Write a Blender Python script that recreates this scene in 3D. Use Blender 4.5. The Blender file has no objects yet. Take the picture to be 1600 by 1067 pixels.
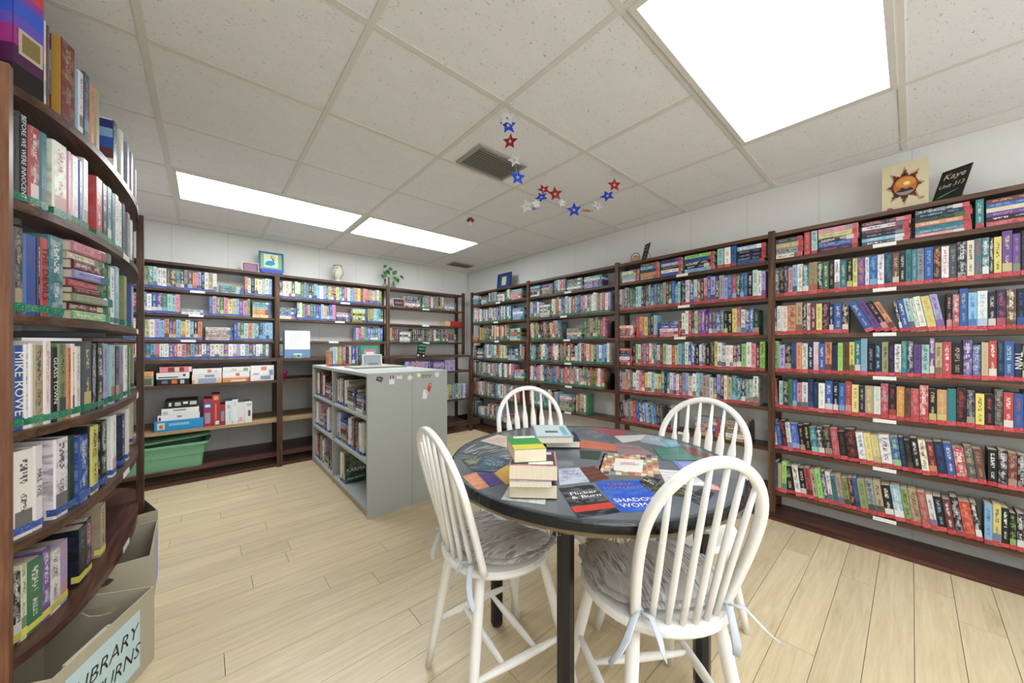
import bpy, bmesh, math, random
from mathutils import Vector, Matrix
R = random.Random(7)
SC = bpy.context.scene
COL = SC.collection
PI = math.pi

# ------------------------------------------------------------------ camera
YAW, FPX, HOR, CAMZ = 0.7201, 547.72, 542.16, 1.12
cam = bpy.data.objects.new('camera', bpy.data.cameras.new('camera')); COL.objects.link(cam)
cam.location = (0, 0, CAMZ); cam.rotation_euler = (PI/2, 0, -YAW)
cam.data.sensor_width = 36; cam.data.sensor_fit = 'HORIZONTAL'
cam.data.lens = FPX*36/1600; cam.data.shift_y = (HOR-533.5)/1600
cam.data.clip_start = 0.02; cam.data.clip_end = 40
SC.camera = cam
FW = (math.sin(YAW), math.cos(YAW)); RT = (math.cos(YAW), -math.sin(YAW))
def W(px, py, X=None, Y=None, Z=None):
    """the point of the room seen at a pixel of the photograph, on one known plane"""
    a, b = (px-800)/FPX, (HOR-py)/FPX
    d = (FW[0]+RT[0]*a, FW[1]+RT[1]*a, b)
    t = X/d[0] if X is not None else (Y/d[1] if Y is not None else (Z-CAMZ)/d[2])
    return Vector((d[0]*t, d[1]*t, CAMZ+d[2]*t))

# ------------------------------------------------------------------ light and exposure
w = bpy.data.worlds.new('world'); SC.world = w; w.use_nodes = True
w.node_tree.nodes['Background'].inputs[0].default_value = (0.9, 0.95, 1, 1)
w.node_tree.nodes['Background'].inputs[1].default_value = 0.3
SC.view_settings.view_transform = 'Standard'; SC.view_settings.look = 'None'
SC.view_settings.gamma = 1; SC.view_settings.use_curve_mapping = False
SC.view_settings.exposure = 0.8
LAMP_WHITE = 3.4         # radiance of a lit diffuser
LAMP_GAIN = {(0, 2): 2.4, (2, 2): 2.0, (2, -3): 0.52, (0, -4): 1.55, (2, -6): 0.5, (0, -6): 1.0}   # strength per lamp, set to even out the room's brightness
FILL_POWER = 24.0       # added fill light from behind the camera, no known source
def area(name, loc, rot, sx, sy, power, col=(1, 1, 1)):
    l = bpy.data.lights.new(name, 'AREA'); l.shape = 'RECTANGLE'; l.size = sx; l.size_y = sy
    l.energy = power; l.color = col
    o = bpy.data.objects.new(name, l); COL.objects.link(o); o.location = loc; o.rotation_euler = rot
    return o
area('front_fill', (1.2, -1.85, 1.35), (PI/2, 0, 0), 2.6, 1.5, FILL_POWER, (0.98, 0.99, 1.0))  # unseen fill added to light the back wall and shelves from the front

# ------------------------------------------------------------------ materials
def lin(h):
    if isinstance(h, str):
        h = h.lstrip('#'); h = [int(h[i:i+2], 16)/255 for i in (0, 2, 4)]
    return [c/12.92 if c <= 0.04045 else ((c+0.055)/1.055)**2.4 for c in h]
class NT:
    def __init__(s, name, rough=0.6, spec=0.4):
        s.m = bpy.data.materials.new(name); s.m.use_nodes = True
        s.t = s.m.node_tree; s.b = s.t.nodes['Principled BSDF']
        s.b.inputs['Roughness'].default_value = rough
        s.b.inputs['Specular IOR Level'].default_value = spec
    def n(s, kind, **kw):
        nd = s.t.nodes.new(kind)
        for k, v in kw.items():
            if k[0] == 'i' and k[1:].isdigit(): s.put(nd.inputs[int(k[1:])], v)
            elif k.startswith('in_'): s.put(nd.inputs[k[3:]], v)
            else: setattr(nd, k, v)
        return nd
    def put(s, inp, v):
        if isinstance(v, bpy.types.NodeSocket): s.t.links.new(v, inp)
        elif isinstance(v, bpy.types.Node): s.t.links.new(v.outputs[0], inp)
        else: inp.default_value = v
    def math(s, op, a, b=0.0, c=0.0):
        nd = s.n('ShaderNodeMath', operation=op); s.put(nd.inputs[0], a); s.put(nd.inputs[1], b); s.put(nd.inputs[2], c)
        return nd.outputs[0]
    def mix(s, f, a, b, blend='MIX'):
        nd = s.n('ShaderNodeMix', data_type='RGBA', blend_type=blend)
        s.put(nd.inputs[0], f); s.put(nd.inputs[6], col4(a)); s.put(nd.inputs[7], col4(b)); return nd.outputs[2]
    def ramp(s, f, stops):
        nd = s.n('ShaderNodeValToRGB'); s.put(nd.inputs[0], f); cr = nd.color_ramp
        while len(cr.elements) < len(stops): cr.elements.new(0.5)
        for e, (p, c) in zip(cr.elements, stops): e.position = p; e.color = col4(c)
        return nd.outputs[0]
    def coord(s, kind='Object', scale=(1, 1, 1), rot=(0, 0, 0), loc=(0, 0, 0)):
        tc = s.n('ShaderNodeTexCoord'); mp = s.n('ShaderNodeMapping')
        mp.inputs['Scale'].default_value = scale; mp.inputs['Rotation'].default_value = rot; mp.inputs['Location'].default_value = loc
        s.t.links.new(tc.outputs[kind], mp.inputs[0]); return mp.outputs[0]
    def noise(s, vec, scale, detail=3, rough=0.5, dist=0.0):
        nd = s.n('ShaderNodeTexNoise'); s.put(nd.inputs['Vector'], vec)
        nd.inputs['Scale'].default_value = scale; nd.inputs['Detail'].default_value = detail
        nd.inputs['Roughness'].default_value = rough; nd.inputs['Distortion'].default_value = dist
        return nd.outputs[0]
    def bump(s, h, strength, dist=0.002):
        nd = s.n('ShaderNodeBump'); s.put(nd.inputs['Height'], h); nd.inputs['Strength'].default_value = strength
        nd.inputs['Distance'].default_value = dist; s.t.links.new(nd.outputs[0], s.b.inputs['Normal'])
    def base(s, v): s.put(s.b.inputs['Base Color'], col4(v)); return s.m
def col4(c):
    if isinstance(c, str): return (*lin(c), 1)
    if isinstance(c, (tuple, list)) and len(c) == 3: return (*c, 1)
    return c
_M = {}
def plain(hexc, rough=0.5, metal=0.0, spec=0.4, name=None, grain=0.0):
    k = (hexc, rough, metal, spec, grain)
    if k in _M: return _M[k]
    n = NT(name or ('paint_' + hexc.strip('#')), rough, spec); n.b.inputs['Metallic'].default_value = metal
    c = lin(hexc)
    f = n.noise(n.coord(), 60 if grain == 0 else 25, 3)
    n.base(n.mix(f, tuple(x*(0.96-grain) for x in c), tuple(min(1, x*1.04+grain*0.02) for x in c)))
    _M[k] = n.m; return n.m
def wood(name, dark, mid, light, axis='X', rough=0.42, scale=1.0):
    n = NT(name, rough, 0.4)
    sc = {'X': (0.8, 14, 14), 'Y': (14, 0.8, 14), 'Z': (14, 14, 0.8)}[axis]
    v = n.coord('Object', tuple(q*scale for q in sc))
    info = n.n('ShaderNodeObjectInfo')
    add = n.n('ShaderNodeVectorMath', operation='ADD'); n.put(add.inputs[0], v)
    sc2 = n.n('ShaderNodeVectorMath', operation='SCALE'); n.put(sc2.inputs[0], info.outputs['Location']); sc2.inputs['Scale'].default_value = 3.7
    n.put(add.inputs[1], sc2.outputs[0])
    a = n.noise(add.outputs[0], 2.2, 6, 0.6, 1.2); b = n.noise(add.outputs[0], 9, 4, 0.7)
    f = n.math('ADD', n.math('MULTIPLY', a, 0.75), n.math('MULTIPLY', b, 0.25))
    n.base(n.ramp(f, [(0.3, dark), (0.5, mid), (0.72, light)]))
    n.bump(b, 0.15, 0.001); return n.m
WOOD = {a: wood('stained_wood_' + a.lower(), '#2b1b15', '#523829', '#7d6049', a) for a in 'XYZ'}
CHEST = wood('chestnut_wood', '#4a2c1f', '#7a5039', '#9a6e50', 'Z')
WOODR = wood('reddish_wood', '#2a1713', '#4d2e27', '#75493d', 'Y', 0.35)
WOODRX = wood('reddish_wood_across', '#2a1713', '#52302a', '#7a4c40', 'X', 0.4)
TAN = wood('bare_wood', '#8f7454', '#b0946e', '#c9ae88', 'X', 0.6)

def wall_mat():
    n = NT('wall_panelling', 0.55, 0.3)
    v = n.coord('Object'); sp = n.n('ShaderNodeSeparateXYZ'); n.put(sp.inputs[0], v)
    s = n.math('ADD', sp.outputs[0], sp.outputs[1])
    fr = n.math('FRACT', n.math('MULTIPLY', s, 1/0.405))
    seam = n.math('LESS_THAN', n.math('ABSOLUTE', n.math('SUBTRACT', fr, 0.5)), 0.006)
    tex = n.noise(n.coord('Object', (90, 90, 25)), 3, 3)
    n.base(n.mix(n.math('MULTIPLY', seam, 0.28), n.mix(tex, '#dcdcd8', '#e6e6e3'), '#9a9a96'))
    n.bump(tex, 0.12, 0.001); return n.m
WALL = wall_mat()
def tile_mat():
    n = NT('fissured_ceiling_tile', 0.9, 0.1)
    v = n.coord('Object', (1, 1.7, 1))
    info = n.n('ShaderNodeObjectInfo')
    add = n.n('ShaderNodeVectorMath', operation='ADD'); n.put(add.inputs[0], v); n.put(add.inputs[1], info.outputs['Location'])
    a = n.noise(add.outputs[0], 75, 2, 0.5, 1.0); c = n.noise(add.outputs[0], 7, 3)
    fis = n.ramp(a, [(0.30, (1, 1, 1)), (0.345, (0, 0, 0))])
    basec = n.mix(c, '#ebebea', '#f3f3f2')
    n.base(n.mix(n.math('MULTIPLY', fis, 0.55), basec, '#8f8a80'))
    n.bump(n.math('SUBTRACT', 1.0, fis), 0.5, 0.002); return n.m
TILE = tile_mat()
TEE = plain('#e0ddd4', 0.4, name='white_tee_metal')
def floor_mat():
    n = NT('pale_maple_laminate', 0.33, 0.45)
    v = n.coord('Object', (1.1, 16, 1)); info = n.n('ShaderNodeObjectInfo')
    sc2 = n.n('ShaderNodeVectorMath', operation='SCALE'); n.put(sc2.inputs[0], info.outputs['Location']); sc2.inputs['Scale'].default_value = 5.3
    add = n.n('ShaderNodeVectorMath', operation='ADD'); n.put(add.inputs[0], v); n.put(add.inputs[1], sc2.outputs[0])
    a = n.noise(add.outputs[0], 1.3, 6, 0.6, 2.2); b = n.noise(add.outputs[0], 9, 4, 0.7, 0.6)
    f = n.math('ADD', n.math('MULTIPLY', a, 0.7), n.math('MULTIPLY', b, 0.3))
    c = n.ramp(f, [(0.26, '#a8946f'), (0.4, '#cbb995'), (0.6, '#dac9a8'), (0.78, '#e6d9bd')])
    rnd = n.math('ADD', 0.93, n.math('MULTIPLY', info.outputs['Random'], 0.12))
    hs = n.n('ShaderNodeHueSaturation'); n.put(hs.inputs['Value'], rnd); n.put(hs.inputs['Color'], c); n.put(hs.inputs['Fac'], 1.0)
    n.base(hs.outputs[0]); n.bump(b, 0.1, 0.0005); return n.m
FLOOR = floor_mat()
def print_mat():
    """printed paper or cloth: face colours c1 (alpha = seed) and c2 (alpha = 1 spine, .5 cover, 0 bare)"""
    n = NT('printed_cover', 0.38, 0.45)
    a1 = n.n('ShaderNodeAttribute', attribute_name='c1'); a2 = n.n('ShaderNodeAttribute', attribute_name='c2')
    uv = n.n('ShaderNodeUVMap', uv_map='UVMap'); sp = n.n('ShaderNodeSeparateXYZ'); n.put(sp.inputs[0], uv)
    u, v, seed, flag = sp.outputs[0], sp.outputs[1], a1.outputs['Alpha'], a2.outputs['Alpha']
    s1 = n.math('FRACT', n.math('MULTIPLY', seed, 7.31)); s2 = n.math('FRACT', n.math('MULTIPLY', seed, 17.77))
    def between(x, lo, hi):
        return n.math('MULTIPLY', n.math('GREATER_THAN', x, lo), n.math('LESS_THAN', x, hi))
    def bits(fu, fv, off, thr):
        cx = n.n('ShaderNodeCombineXYZ'); n.put(cx.inputs[0], n.math('FLOOR', n.math('MULTIPLY', u, fu)))
        n.put(cx.inputs[1], n.math('FLOOR', n.math('MULTIPLY', v, fv))); n.put(cx.inputs[2], n.math('MULTIPLY_ADD', seed, 131.0, off))
        wn = n.n('ShaderNodeTexWhiteNoise', noise_dimensions='3D'); n.put(wn.inputs['Vector'], cx)
        return n.math('GREATER_THAN', wn.outputs[0], thr)
    spine = n.math('GREATER_THAN', flag, 0.75); cover = between(flag, 0.25, 0.75)
    # lettering blocks along the spine
    t1 = n.math('MULTIPLY', between(u, 0.28, 0.72), between(v, n.math('MULTIPLY_ADD', s1, 0.12, 0.5), n.math('MULTIPLY_ADD', s2, 0.06, 0.88)))
    t2 = n.math('MULTIPLY', between(u, 0.34, 0.68), between(v, n.math('MULTIPLY_ADD', s2, 0.06, 0.2), n.math('MULTIPLY_ADD', s1, 0.1, 0.4)))
    let = n.math('MAXIMUM', n.math('MULTIPLY', t1, bits(7, 58, 1.0, 0.5)), n.math('MULTIPLY', t2, bits(11, 80, 2.0, 0.5)))
    # a small picture near the top or the foot of some spines
    cx = n.n('ShaderNodeCombineXYZ'); n.put(cx.inputs[0], u); n.put(cx.inputs[1], n.math('MULTIPLY', v, 5.0)); n.put(cx.inputs[2], n.math('MULTIPLY', seed, 55.0))
    pic = n.noise(cx.outputs[0], 1.6, 4, 0.6); picm = n.ramp(pic, [(0.47, (0, 0, 0)), (0.6, (1, 1, 1))])
    art = n.math('MULTIPLY', n.math('GREATER_THAN', s2, 0.45), n.math('MULTIPLY', picm, 0.4))
    bands = n.math('MULTIPLY', n.math('GREATER_THAN', s1, 0.6), n.math('MULTIPLY', between(v, 0.12, 0.3), 0.8))
    fs = n.math('MULTIPLY', spine, n.math('MAXIMUM', n.math('MULTIPLY', let, 0.85), n.math('MAXIMUM', art, bands)))
    # covers: art clouds and a few lines of small lettering
    lines = n.math('MULTIPLY', n.math('GREATER_THAN', n.math('FRACT', n.math('MULTIPLY', v, 17.0)), 0.45), n.math('MULTIPLY', between(u, 0.14, 0.84), between(v, 0.4, 0.86)))
    lt = n.math('MULTIPLY', lines, n.math('MULTIPLY', bits(34, 17, 5.0, 0.45), 0.7))
    fc = n.math('MULTIPLY', cover, n.math('MAXIMUM', n.math('MULTIPLY', lt, n.math('GREATER_THAN', s1, 0.35)), n.math('MULTIPLY', picm, n.math('MULTIPLY', s2, 0.55))))
    n.base(n.mix(n.math('ADD', fs, fc), a1.outputs[0], a2.outputs[0])); return n.m
PRINT = print_mat()
def pages_mat():
    n = NT('page_edges', 0.85, 0.1)
    f = n.noise(n.coord('Object', (260, 260, 2)), 3, 2); n.base(n.mix(f, '#cfc0a2', '#ece2cc')); return n.m
PAGES = pages_mat()
WHITEP = plain('#f0efeb', 0.32, name='white_gloss_paint')
def glow_mat(s):
    n = NT('lit_diffuser', 0.5)
    f = n.noise(n.coord('Object', (60, 60, 1)), 4, 2)
    n.base('#ffffff'); n.b.inputs['Emission Color'].default_value = (0.93, 0.975, 1.0, 1)
    n.put(n.b.inputs['Emission Strength'], n.math('MULTIPLY_ADD', f, 0.1*s, s)); return n.m
DIFFS = {k: glow_mat(LAMP_WHITE*v) for k, v in LAMP_GAIN.items()}
GREYMETAL = plain('#adb1ad', 0.6, name='pale_grey_enamel')
STEEL = plain('#8d9094', 0.35, 0.8, name='brushed_steel')
BLACKM = plain('#15161a', 0.28, name='black_enamel')

# ------------------------------------------------------------------ mesh helpers
def link(name, me, mat=None, parent=None, loc=None, rz=None, smooth=False):
    o = bpy.data.objects.new(name, me); COL.objects.link(o)
    if mat is not None and not me.materials: me.materials.append(mat)
    if parent is not None: o.parent = parent
    if loc is not None: o.location = loc
    if rz is not None: o.rotation_euler = (0, 0, rz)
    if smooth:
        for p in me.polygons: p.use_smooth = True
    return o
def tag(o, label=None, cat=None, group=None, kind=None):
    for k, v in (('label', label), ('category', cat), ('group', group), ('kind', kind)):
        if v: o[k] = v
    return o
def empty(name, loc=(0, 0, 0), rz=0, **kw):
    o = bpy.data.objects.new(name, None); COL.objects.link(o); o.location = loc; o.rotation_euler = (0, 0, rz)
    o.empty_display_size = 0.05
    return tag(o, **kw)
class MB:
    def __init__(s): s.v = []; s.f = []
    def box(s, x0, x1, y0, y1, z0, z1, M=None):
        b = len(s.v)
        P = [Vector((x, y, z)) for z in (z0, z1) for y in (y0, y1) for x in (x0, x1)]
        if M is not None: P = [M @ p for p in P]
        s.v += [tuple(p) for p in P]
        s.f += [tuple(b+i for i in q) for q in ((0, 2, 3, 1), (4, 5, 7, 6), (0, 1, 5, 4), (2, 6, 7, 3), (0, 4, 6, 2), (1, 3, 7, 5))]
        return s
    def prism(s, pts, z0, z1, M=None):
        """pts: counterclockwise outline in xy, extruded in z"""
        b = len(s.v); n = len(pts)
        P = [Vector((x, y, z0)) for x, y in pts]+[Vector((x, y, z1)) for x, y in pts]
        if M is not None: P = [M @ p for p in P]
        s.v += [tuple(p) for p in P]
        s.f.append(tuple(b+i for i in reversed(range(n)))); s.f.append(tuple(b+n+i for i in range(n)))
        s.f += [(b+i, b+(i+1) % n, b+n+(i+1) % n, b+n+i) for i in range(n)]
        return s
    def loft(s, rings, cap=True, closed=True):
        b = len(s.v); n = len(rings[0])
        for r in rings: s.v += [tuple(p) for p in r]
        for k in range(len(rings)-1):
            for i in range(n if closed else n-1):
                j = (i+1) % n
                s.f.append((b+k*n+i, b+k*n+j, b+(k+1)*n+j, b+(k+1)*n+i))
        if cap:
            s.f.append(tuple(b+i for i in reversed(range(n)))); s.f.append(tuple(b+(len(rings)-1)*n+i for i in range(n)))
        return s
    def tube(s, pts, rad, n=8, squash=None):
        """pts: list of points; rad: number or list"""
        pts = [Vector(p) for p in pts]; rings = []
        up = Vector((0, 0, 1)); t0 = (pts[1]-pts[0]).normalized()
        if abs(t0.dot(up)) > 0.9: up = Vector((1, 0, 0))
        for k, p in enumerate(pts):
            t = (pts[min(k+1, len(pts)-1)]-pts[max(k-1, 0)]).normalized()
            a = t.cross(up).normalized(); b_ = t.cross(a).normalized(); up = -b_ if False else up
            r = rad[k] if isinstance(rad, (list, tuple)) else rad
            ra, rb = (r if isinstance(r, tuple) else (r, r))
            rings.append([p+a*math.cos(2*PI*i/n)*ra+b_*math.sin(2*PI*i/n)*rb for i in range(n)])
        return s.loft(rings)
    def lathe(s, prof, n=16, c=(0, 0, 0)):
        return s.loft([[(c[0]+r*math.cos(2*PI*i/n), c[1]+r*math.sin(2*PI*i/n), c[2]+z) for i in range(n)] for r, z in prof])
    def mesh(s, name):
        me = bpy.data.meshes.new(name); me.from_pydata(s.v, [], s.f); me.validate(); 
        bm = bmesh.new(); bm.from_mesh(me); bmesh.ops.recalc_face_normals(bm, faces=bm.faces); bm.to_mesh(me); bm.free()
        return me
    def build(s, name, mat, parent=None, loc=None, rz=None, smooth=False, bevel=0, **kw):
        me = s.mesh(name)
        if bevel:
            bm = bmesh.new(); bm.from_mesh(me)
            bmesh.ops.bevel(bm, geom=list(bm.edges), offset=bevel, segments=2, affect='EDGES', clamp_overlap=True)
            bm.to_mesh(me); bm.free()
        o = link(name, me, mat, parent, loc, rz, smooth); return tag(o, **kw)
def Tm(loc=(0, 0, 0), rz=0, rx=0, ry=0):
    return Matrix.Translation(loc) @ Matrix.Rotation(rz, 4, 'Z') @ Matrix.Rotation(rx, 4, 'X') @ Matrix.Rotation(ry, 4, 'Y')
_TC = {}
def text(body, size, parent, M, mat, name='lettering', sx=1.0, align='CENTER', shear=0.0):
    """flat letters in the local xy plane of M (x to the right, y up), cut as a mesh"""
    k = (body, align, shear)
    if k not in _TC:
        c = bpy.data.curves.new('letters', 'FONT'); c.body = body; c.align_x = align; c.align_y = 'CENTER'; c.size = 1; c.resolution_u = 2; c.shear = shear
        o = bpy.data.objects.new('letters', c); COL.objects.link(o)
        me = bpy.data.meshes.new_from_object(o.evaluated_get(bpy.context.evaluated_depsgraph_get()))
        bpy.data.objects.remove(o); bpy.data.curves.remove(c); _TC[k] = me
    me = _TC[k].copy(); me.materials.clear()
    me.transform(M @ Matrix.Diagonal((size*sx, size, size, 1)))
    return link(name, me, mat, parent)
INKW = plain('#f2f0ea', 0.5, name='white_ink'); INKK = plain('#17171a', 0.5, name='black_ink'); INKR = plain('#c4303a', 0.5, name='red_ink')

# ------------------------------------------------------------------ books
PAL = dict(k='#1c1d22', n='#1d2c52', b='#2c5aa8', l='#7fb6d8', t='#1f7a85', g='#3a7a4c', z='#1e4a3a', v='#8fce5a', y='#d9cc5e', o='#dd8a50',
           r='#bb3a3e', m='#7a2a34', p='#dd8a9c', u='#6a3f96', i='#a5a0d4', w='#e6e4de', c='#e4d8bc', e='#b8a47c', s='#8f959b', d='#4a4f57',
           h='#6a4634', q='#9fd0cc', a='#8a9a58')
CN = dict(k='black', n='navy', b='blue', l='light blue', t='teal', g='green', z='dark green', v='lime green', y='yellow', o='orange', r='red',
          m='maroon', p='pink', u='purple', i='lilac', w='white', c='cream', e='tan', s='grey', d='dark grey', h='brown', q='pale turquoise', a='olive green')
LIGHT = set('lvyopiwceqsa')
TAPE = dict(red='#bb3a42', green='#1f7d5c', blue='#3b5ca6', yellow='#d8cf55')
_T = {}
def tape(k):
    """one of a few prints of the sticker: faded differently, some with a pale strip of lettering"""
    v = R.randrange(4)
    if (k, v) not in _T:
        n = NT(k+'_tape', 0.35); c = lin(TAPE[k]); f = [1.0, 1.15, 0.82, 1.05][v]
        c = [min(1, x*f+(0.03 if v == 1 else 0)) for x in c]
        nz = n.noise(n.coord('Object', (1, 1, 1)), 260, 2, 0.5); n.base(n.mix(n.ramp(nz, [(0.6, (0, 0, 0)), (0.66, (0.5, 0.5, 0.5))]), tuple(c), '#e9e4de')); _T[(k, v)] = n.m
    return _T[(k, v)]
ORD = ['first', 'second', 'third', 'fourth', 'fifth', 'sixth', 'seventh', 'eighth', 'ninth', 'tenth', 'eleventh', 'twelfth', 'thirteenth',
       'fourteenth', 'fifteenth', 'sixteenth', 'seventeenth', 'eighteenth', 'nineteenth', 'twentieth']
def ordn(i):
    if i < 20: return ORD[i]
    t = {2: 'twenty', 3: 'thirty', 4: 'forty', 5: 'fifty'}[(i+1)//10]
    return {'twenty': 'twentieth', 'thirty': 'thirtieth', 'forty': 'fortieth', 'fifty': 'fiftieth'}[t] if (i+1) % 10 == 0 else t+'-'+ORD[(i+1) % 10-1]
def jit(c, amt=0.12):
    k = 1+R.uniform(-amt, amt); g_ = 0.3*c[0]+0.6*c[1]+0.1*c[2]; q_ = R.uniform(0.08, 0.3); c = [x*(1-q_)+g_*q_ for x in c]
    return [max(0, min(1, x*k*(1+R.uniform(-0.06, 0.06)))) for x in c]
def inkof(c): return R.choice('kknrmu') if c in LIGHT else R.choice('wwwcyel')
def paint(me, faces):
    """faces: list of (c1, c2, seed, flag, uvs)"""
    A = me.attributes.new('c1', 'FLOAT_COLOR', 'FACE'); B = me.attributes.new('c2', 'FLOAT_COLOR', 'FACE')
    a = []; b = []
    for c1, c2, seed, flag, _ in faces: a += [*c1, seed]; b += [*c2, flag]
    A.data.foreach_set('color', a); B.data.foreach_set('color', b)
    uv = me.uv_layers.new(name='UVMap'); L = []
    for p in me.polygons:
        q = faces[p.index][4]
        for i in range(p.loop_total): L += list(q[i]) if q else [0.0, 0.0]
    uv.data.foreach_set('uv', L)
Q4 = [(0, 0), (1, 0), (1, 1), (0, 1)]
def book_geo(t, d, h, hard, c1, c2, seed, xf):
    """cover shell: x thickness, y from spine (0) to fore edge (d), z height"""
    k = 0.0022 if hard else 0.0012; r = min(t*0.22, 0.004) if hard else 0.0008
    out = [(r, 0), (t-r, 0), (t, r), (t, d), (t-k, d), (t-k, k+r), (k, k+r), (k, d), (0, d), (0, r)]
    n = len(out); V = [(x, y, z) for z in (0, h) for x, y in out]
    F = []; A = []
    for i in range(n):
        j = (i+1) % n; F.append((i, j, n+j, n+i))
        if i == 0: A.append((c1, c2, seed, 1.0, Q4))
        elif i in (2, 8): A.append((c1, c2, seed, 0.5, Q4 if i == 2 else Q4))
        else: A.append((c1, c2, seed, 0.0, None))
    for z in (0, n):                       # the C-shaped ends
        for q in ((0, 1, 2, 5, 6, 9), (2, 3, 4, 5), (6, 7, 8, 9)):
            F.append(tuple(z+i for i in (q if z else reversed(q)))); A.append((c1, c2, seed, 0.0, None))
    return [xf @ Vector(p) for p in V], F, A
def book_xf(t, h, lying=False, lean=0.0):
    if lying == 'R': return Matrix(((0, 0, -1, h), (0, 1, 0, 0), (1, 0, 0, 0), (0, 0, 0, 1)))     # foot of the book at the right
    if lying: return Matrix(((0, 0, 1, 0), (0, 1, 0, 0), (-1, 0, 0, t), (0, 0, 0, 1)))
    if lean: return (Matrix.Translation((t, 0, 0)) @ Matrix.Rotation(lean, 4, 'Y') @ Matrix.Translation((-t, 0, 0))) if lean > 0 else Matrix.Rotation(lean, 4, 'Y')
    return Matrix.Identity(4)
def book(name, loc, rz, t, d, h, c1, c2=None, label=None, group=None, hard=False, sticker='red', lying=False, lean=0.0, title=None, sth=0.021, stoff=0.0):
    sth *= R.uniform(0.85, 1.12)
    k1 = c1; c2 = c2 or inkof(c1)
    a, b = jit(lin(PAL[c1])), jit(lin(PAL[c2]))
    xf = book_xf(t, h, lying, lean); V, F, A = book_geo(t, d, h, hard, a, b, R.random(), xf)
    if title: A = [(q[0], q[1], q[2], 0.0, q[4]) if q[3] == 1.0 else q for q in A]
    me = bpy.data.meshes.new(name); me.from_pydata([tuple(v) for v in V], [], F); paint(me, A); me.materials.append(PRINT)
    o = link(name, me, None, None, loc, rz); tag(o, label, 'book', group)
    m = 0.003 if hard else 0.0004; k = 0.0024 if hard else 0.0013
    pg = MB().box(k, t-k, k+0.005, d-m, m, h-m, xf); pg.build('page_block', PAGES, o)
    if sticker:
        st = MB()
        st.box(-0.0004, t+0.0004, -0.0007, 0.018, 0.002+stoff, 0.002+stoff+sth, xf)
        st.build('spine_sticker', tape(sticker), o)
    if title:
        tx, ts, tc = title
        Mx = xf @ Tm((t/2, -0.0009, h*0.55)) @ Matrix.Rotation(PI/2, 4, 'X') @ Matrix.Rotation(-PI/2, 4, 'Z')
        text(tx, ts, o, Mx, tc, 'title')
    return o
class Stuff:
    def __init__(s): s.V = []; s.F = []; s.A = []
    def add(s, loc, rz, t, d, h, c1, c2=None, lying=False, lean=0.0, sticker='red'):
        c2 = c2 or inkof(c1); a, b = jit(lin(PAL[c1])), jit(lin(PAL[c2])); seed = R.random()
        M = Matrix.Translation(loc) @ Matrix.Rotation(rz, 4, 'Z') @ book_xf(t, h, lying, lean)
        n = len(s.V)
        for z in (0, h):
            for y in (0, d):
                for x in (0, t): s.V.append(M @ Vector((x, y, z)))
        k = 0.0015
        for x, y in ((k, 0.004), (t-k, 0.004), (t-k, d), (k, d)): s.V.append(M @ Vector((x, y, h+0.0002)))
        pc = lin('#ddd0b4')
        for f, fl in (((0, 1, 5, 4), 1.0), ((1, 3, 7, 5), 0.5), ((2, 0, 4, 6), 0.5), ((3, 2, 6, 7), -1), ((0, 2, 3, 1), 0), ((4, 5, 7, 6), 0), ((8, 9, 10, 11), -1)):
            s.F.append(tuple(n+i for i in f)); s.A.append((pc if fl < 0 else a, b, seed, max(fl, 0), Q4))
        if sticker:
            n = len(s.V); c = jit(lin(TAPE[sticker]), 0.2); e = 0.0006
            for z in (0.002, R.uniform(0.018, 0.024)):
                for x, y in ((-e, 0.015), (-e, -e), (t+e, -e), (t+e, 0.015)): s.V.append(M @ Vector((x, y, z)))
            for i in range(3): s.F.append((n+i, n+i+1, n+5+i, n+4+i)); s.A.append((c, c, seed, 0, Q4))
    def build(s, name, label, cat, group=None):
        me = bpy.data.meshes.new(name); me.from_pydata([tuple(v) for v in s.V], [], s.F); paint(me, s.A); me.materials.append(PRINT)
        return tag(link(name, me), label, cat, group, 'stuff')

# ================================================================== the room
XL, XR, YB, YF, ZC = -0.72, 3.04, 4.48, -2.0, 2.249
CELL, GX, GY = 0.6096, -0.17, 1.857
fl = MB().box(XL-0.1, XR+0.1, YF-0.1, YB+0.1, -0.06, -0.008).build('floor', plain('#6b5a42', 0.8), kind='structure')
PW = 0.119; PY0 = -0.007
k0 = int((-0.75-PY0)/PW)
for k in range(k0, int((YB-PY0)/PW)+1):
    y0 = PY0+k*PW; x = XL-R.uniform(0, 1.1); y1 = min(y0+PW, YB)
    while x < XR:
        x1 = x+1.21; a, b = max(x, XL)+0.001, min(x1, XR)-0.001
        if b-a > 0.03:
            me = MB().box(-(b-a)/2, (b-a)/2, -(y1-y0)/2+0.0009, (y1-y0)/2-0.0009, -0.008, 0).mesh('plank')
            link('plank', me, FLOOR, fl, ((a+b)/2, (y0+y1)/2, 0))
        x = x1
def wall(name, *a): return MB().box(*a).build(name, WALL, kind='structure')
wall('wall_right', XR, XR+0.1, YF, YB+0.1, 0, ZC+0.1)
wall('wall_back', XL-0.1, XR, YB, YB+0.1, 0, ZC+0.1)
wall('wall_left', XL-0.1, XL, YF, YB, 0, ZC+0.1)
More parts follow.
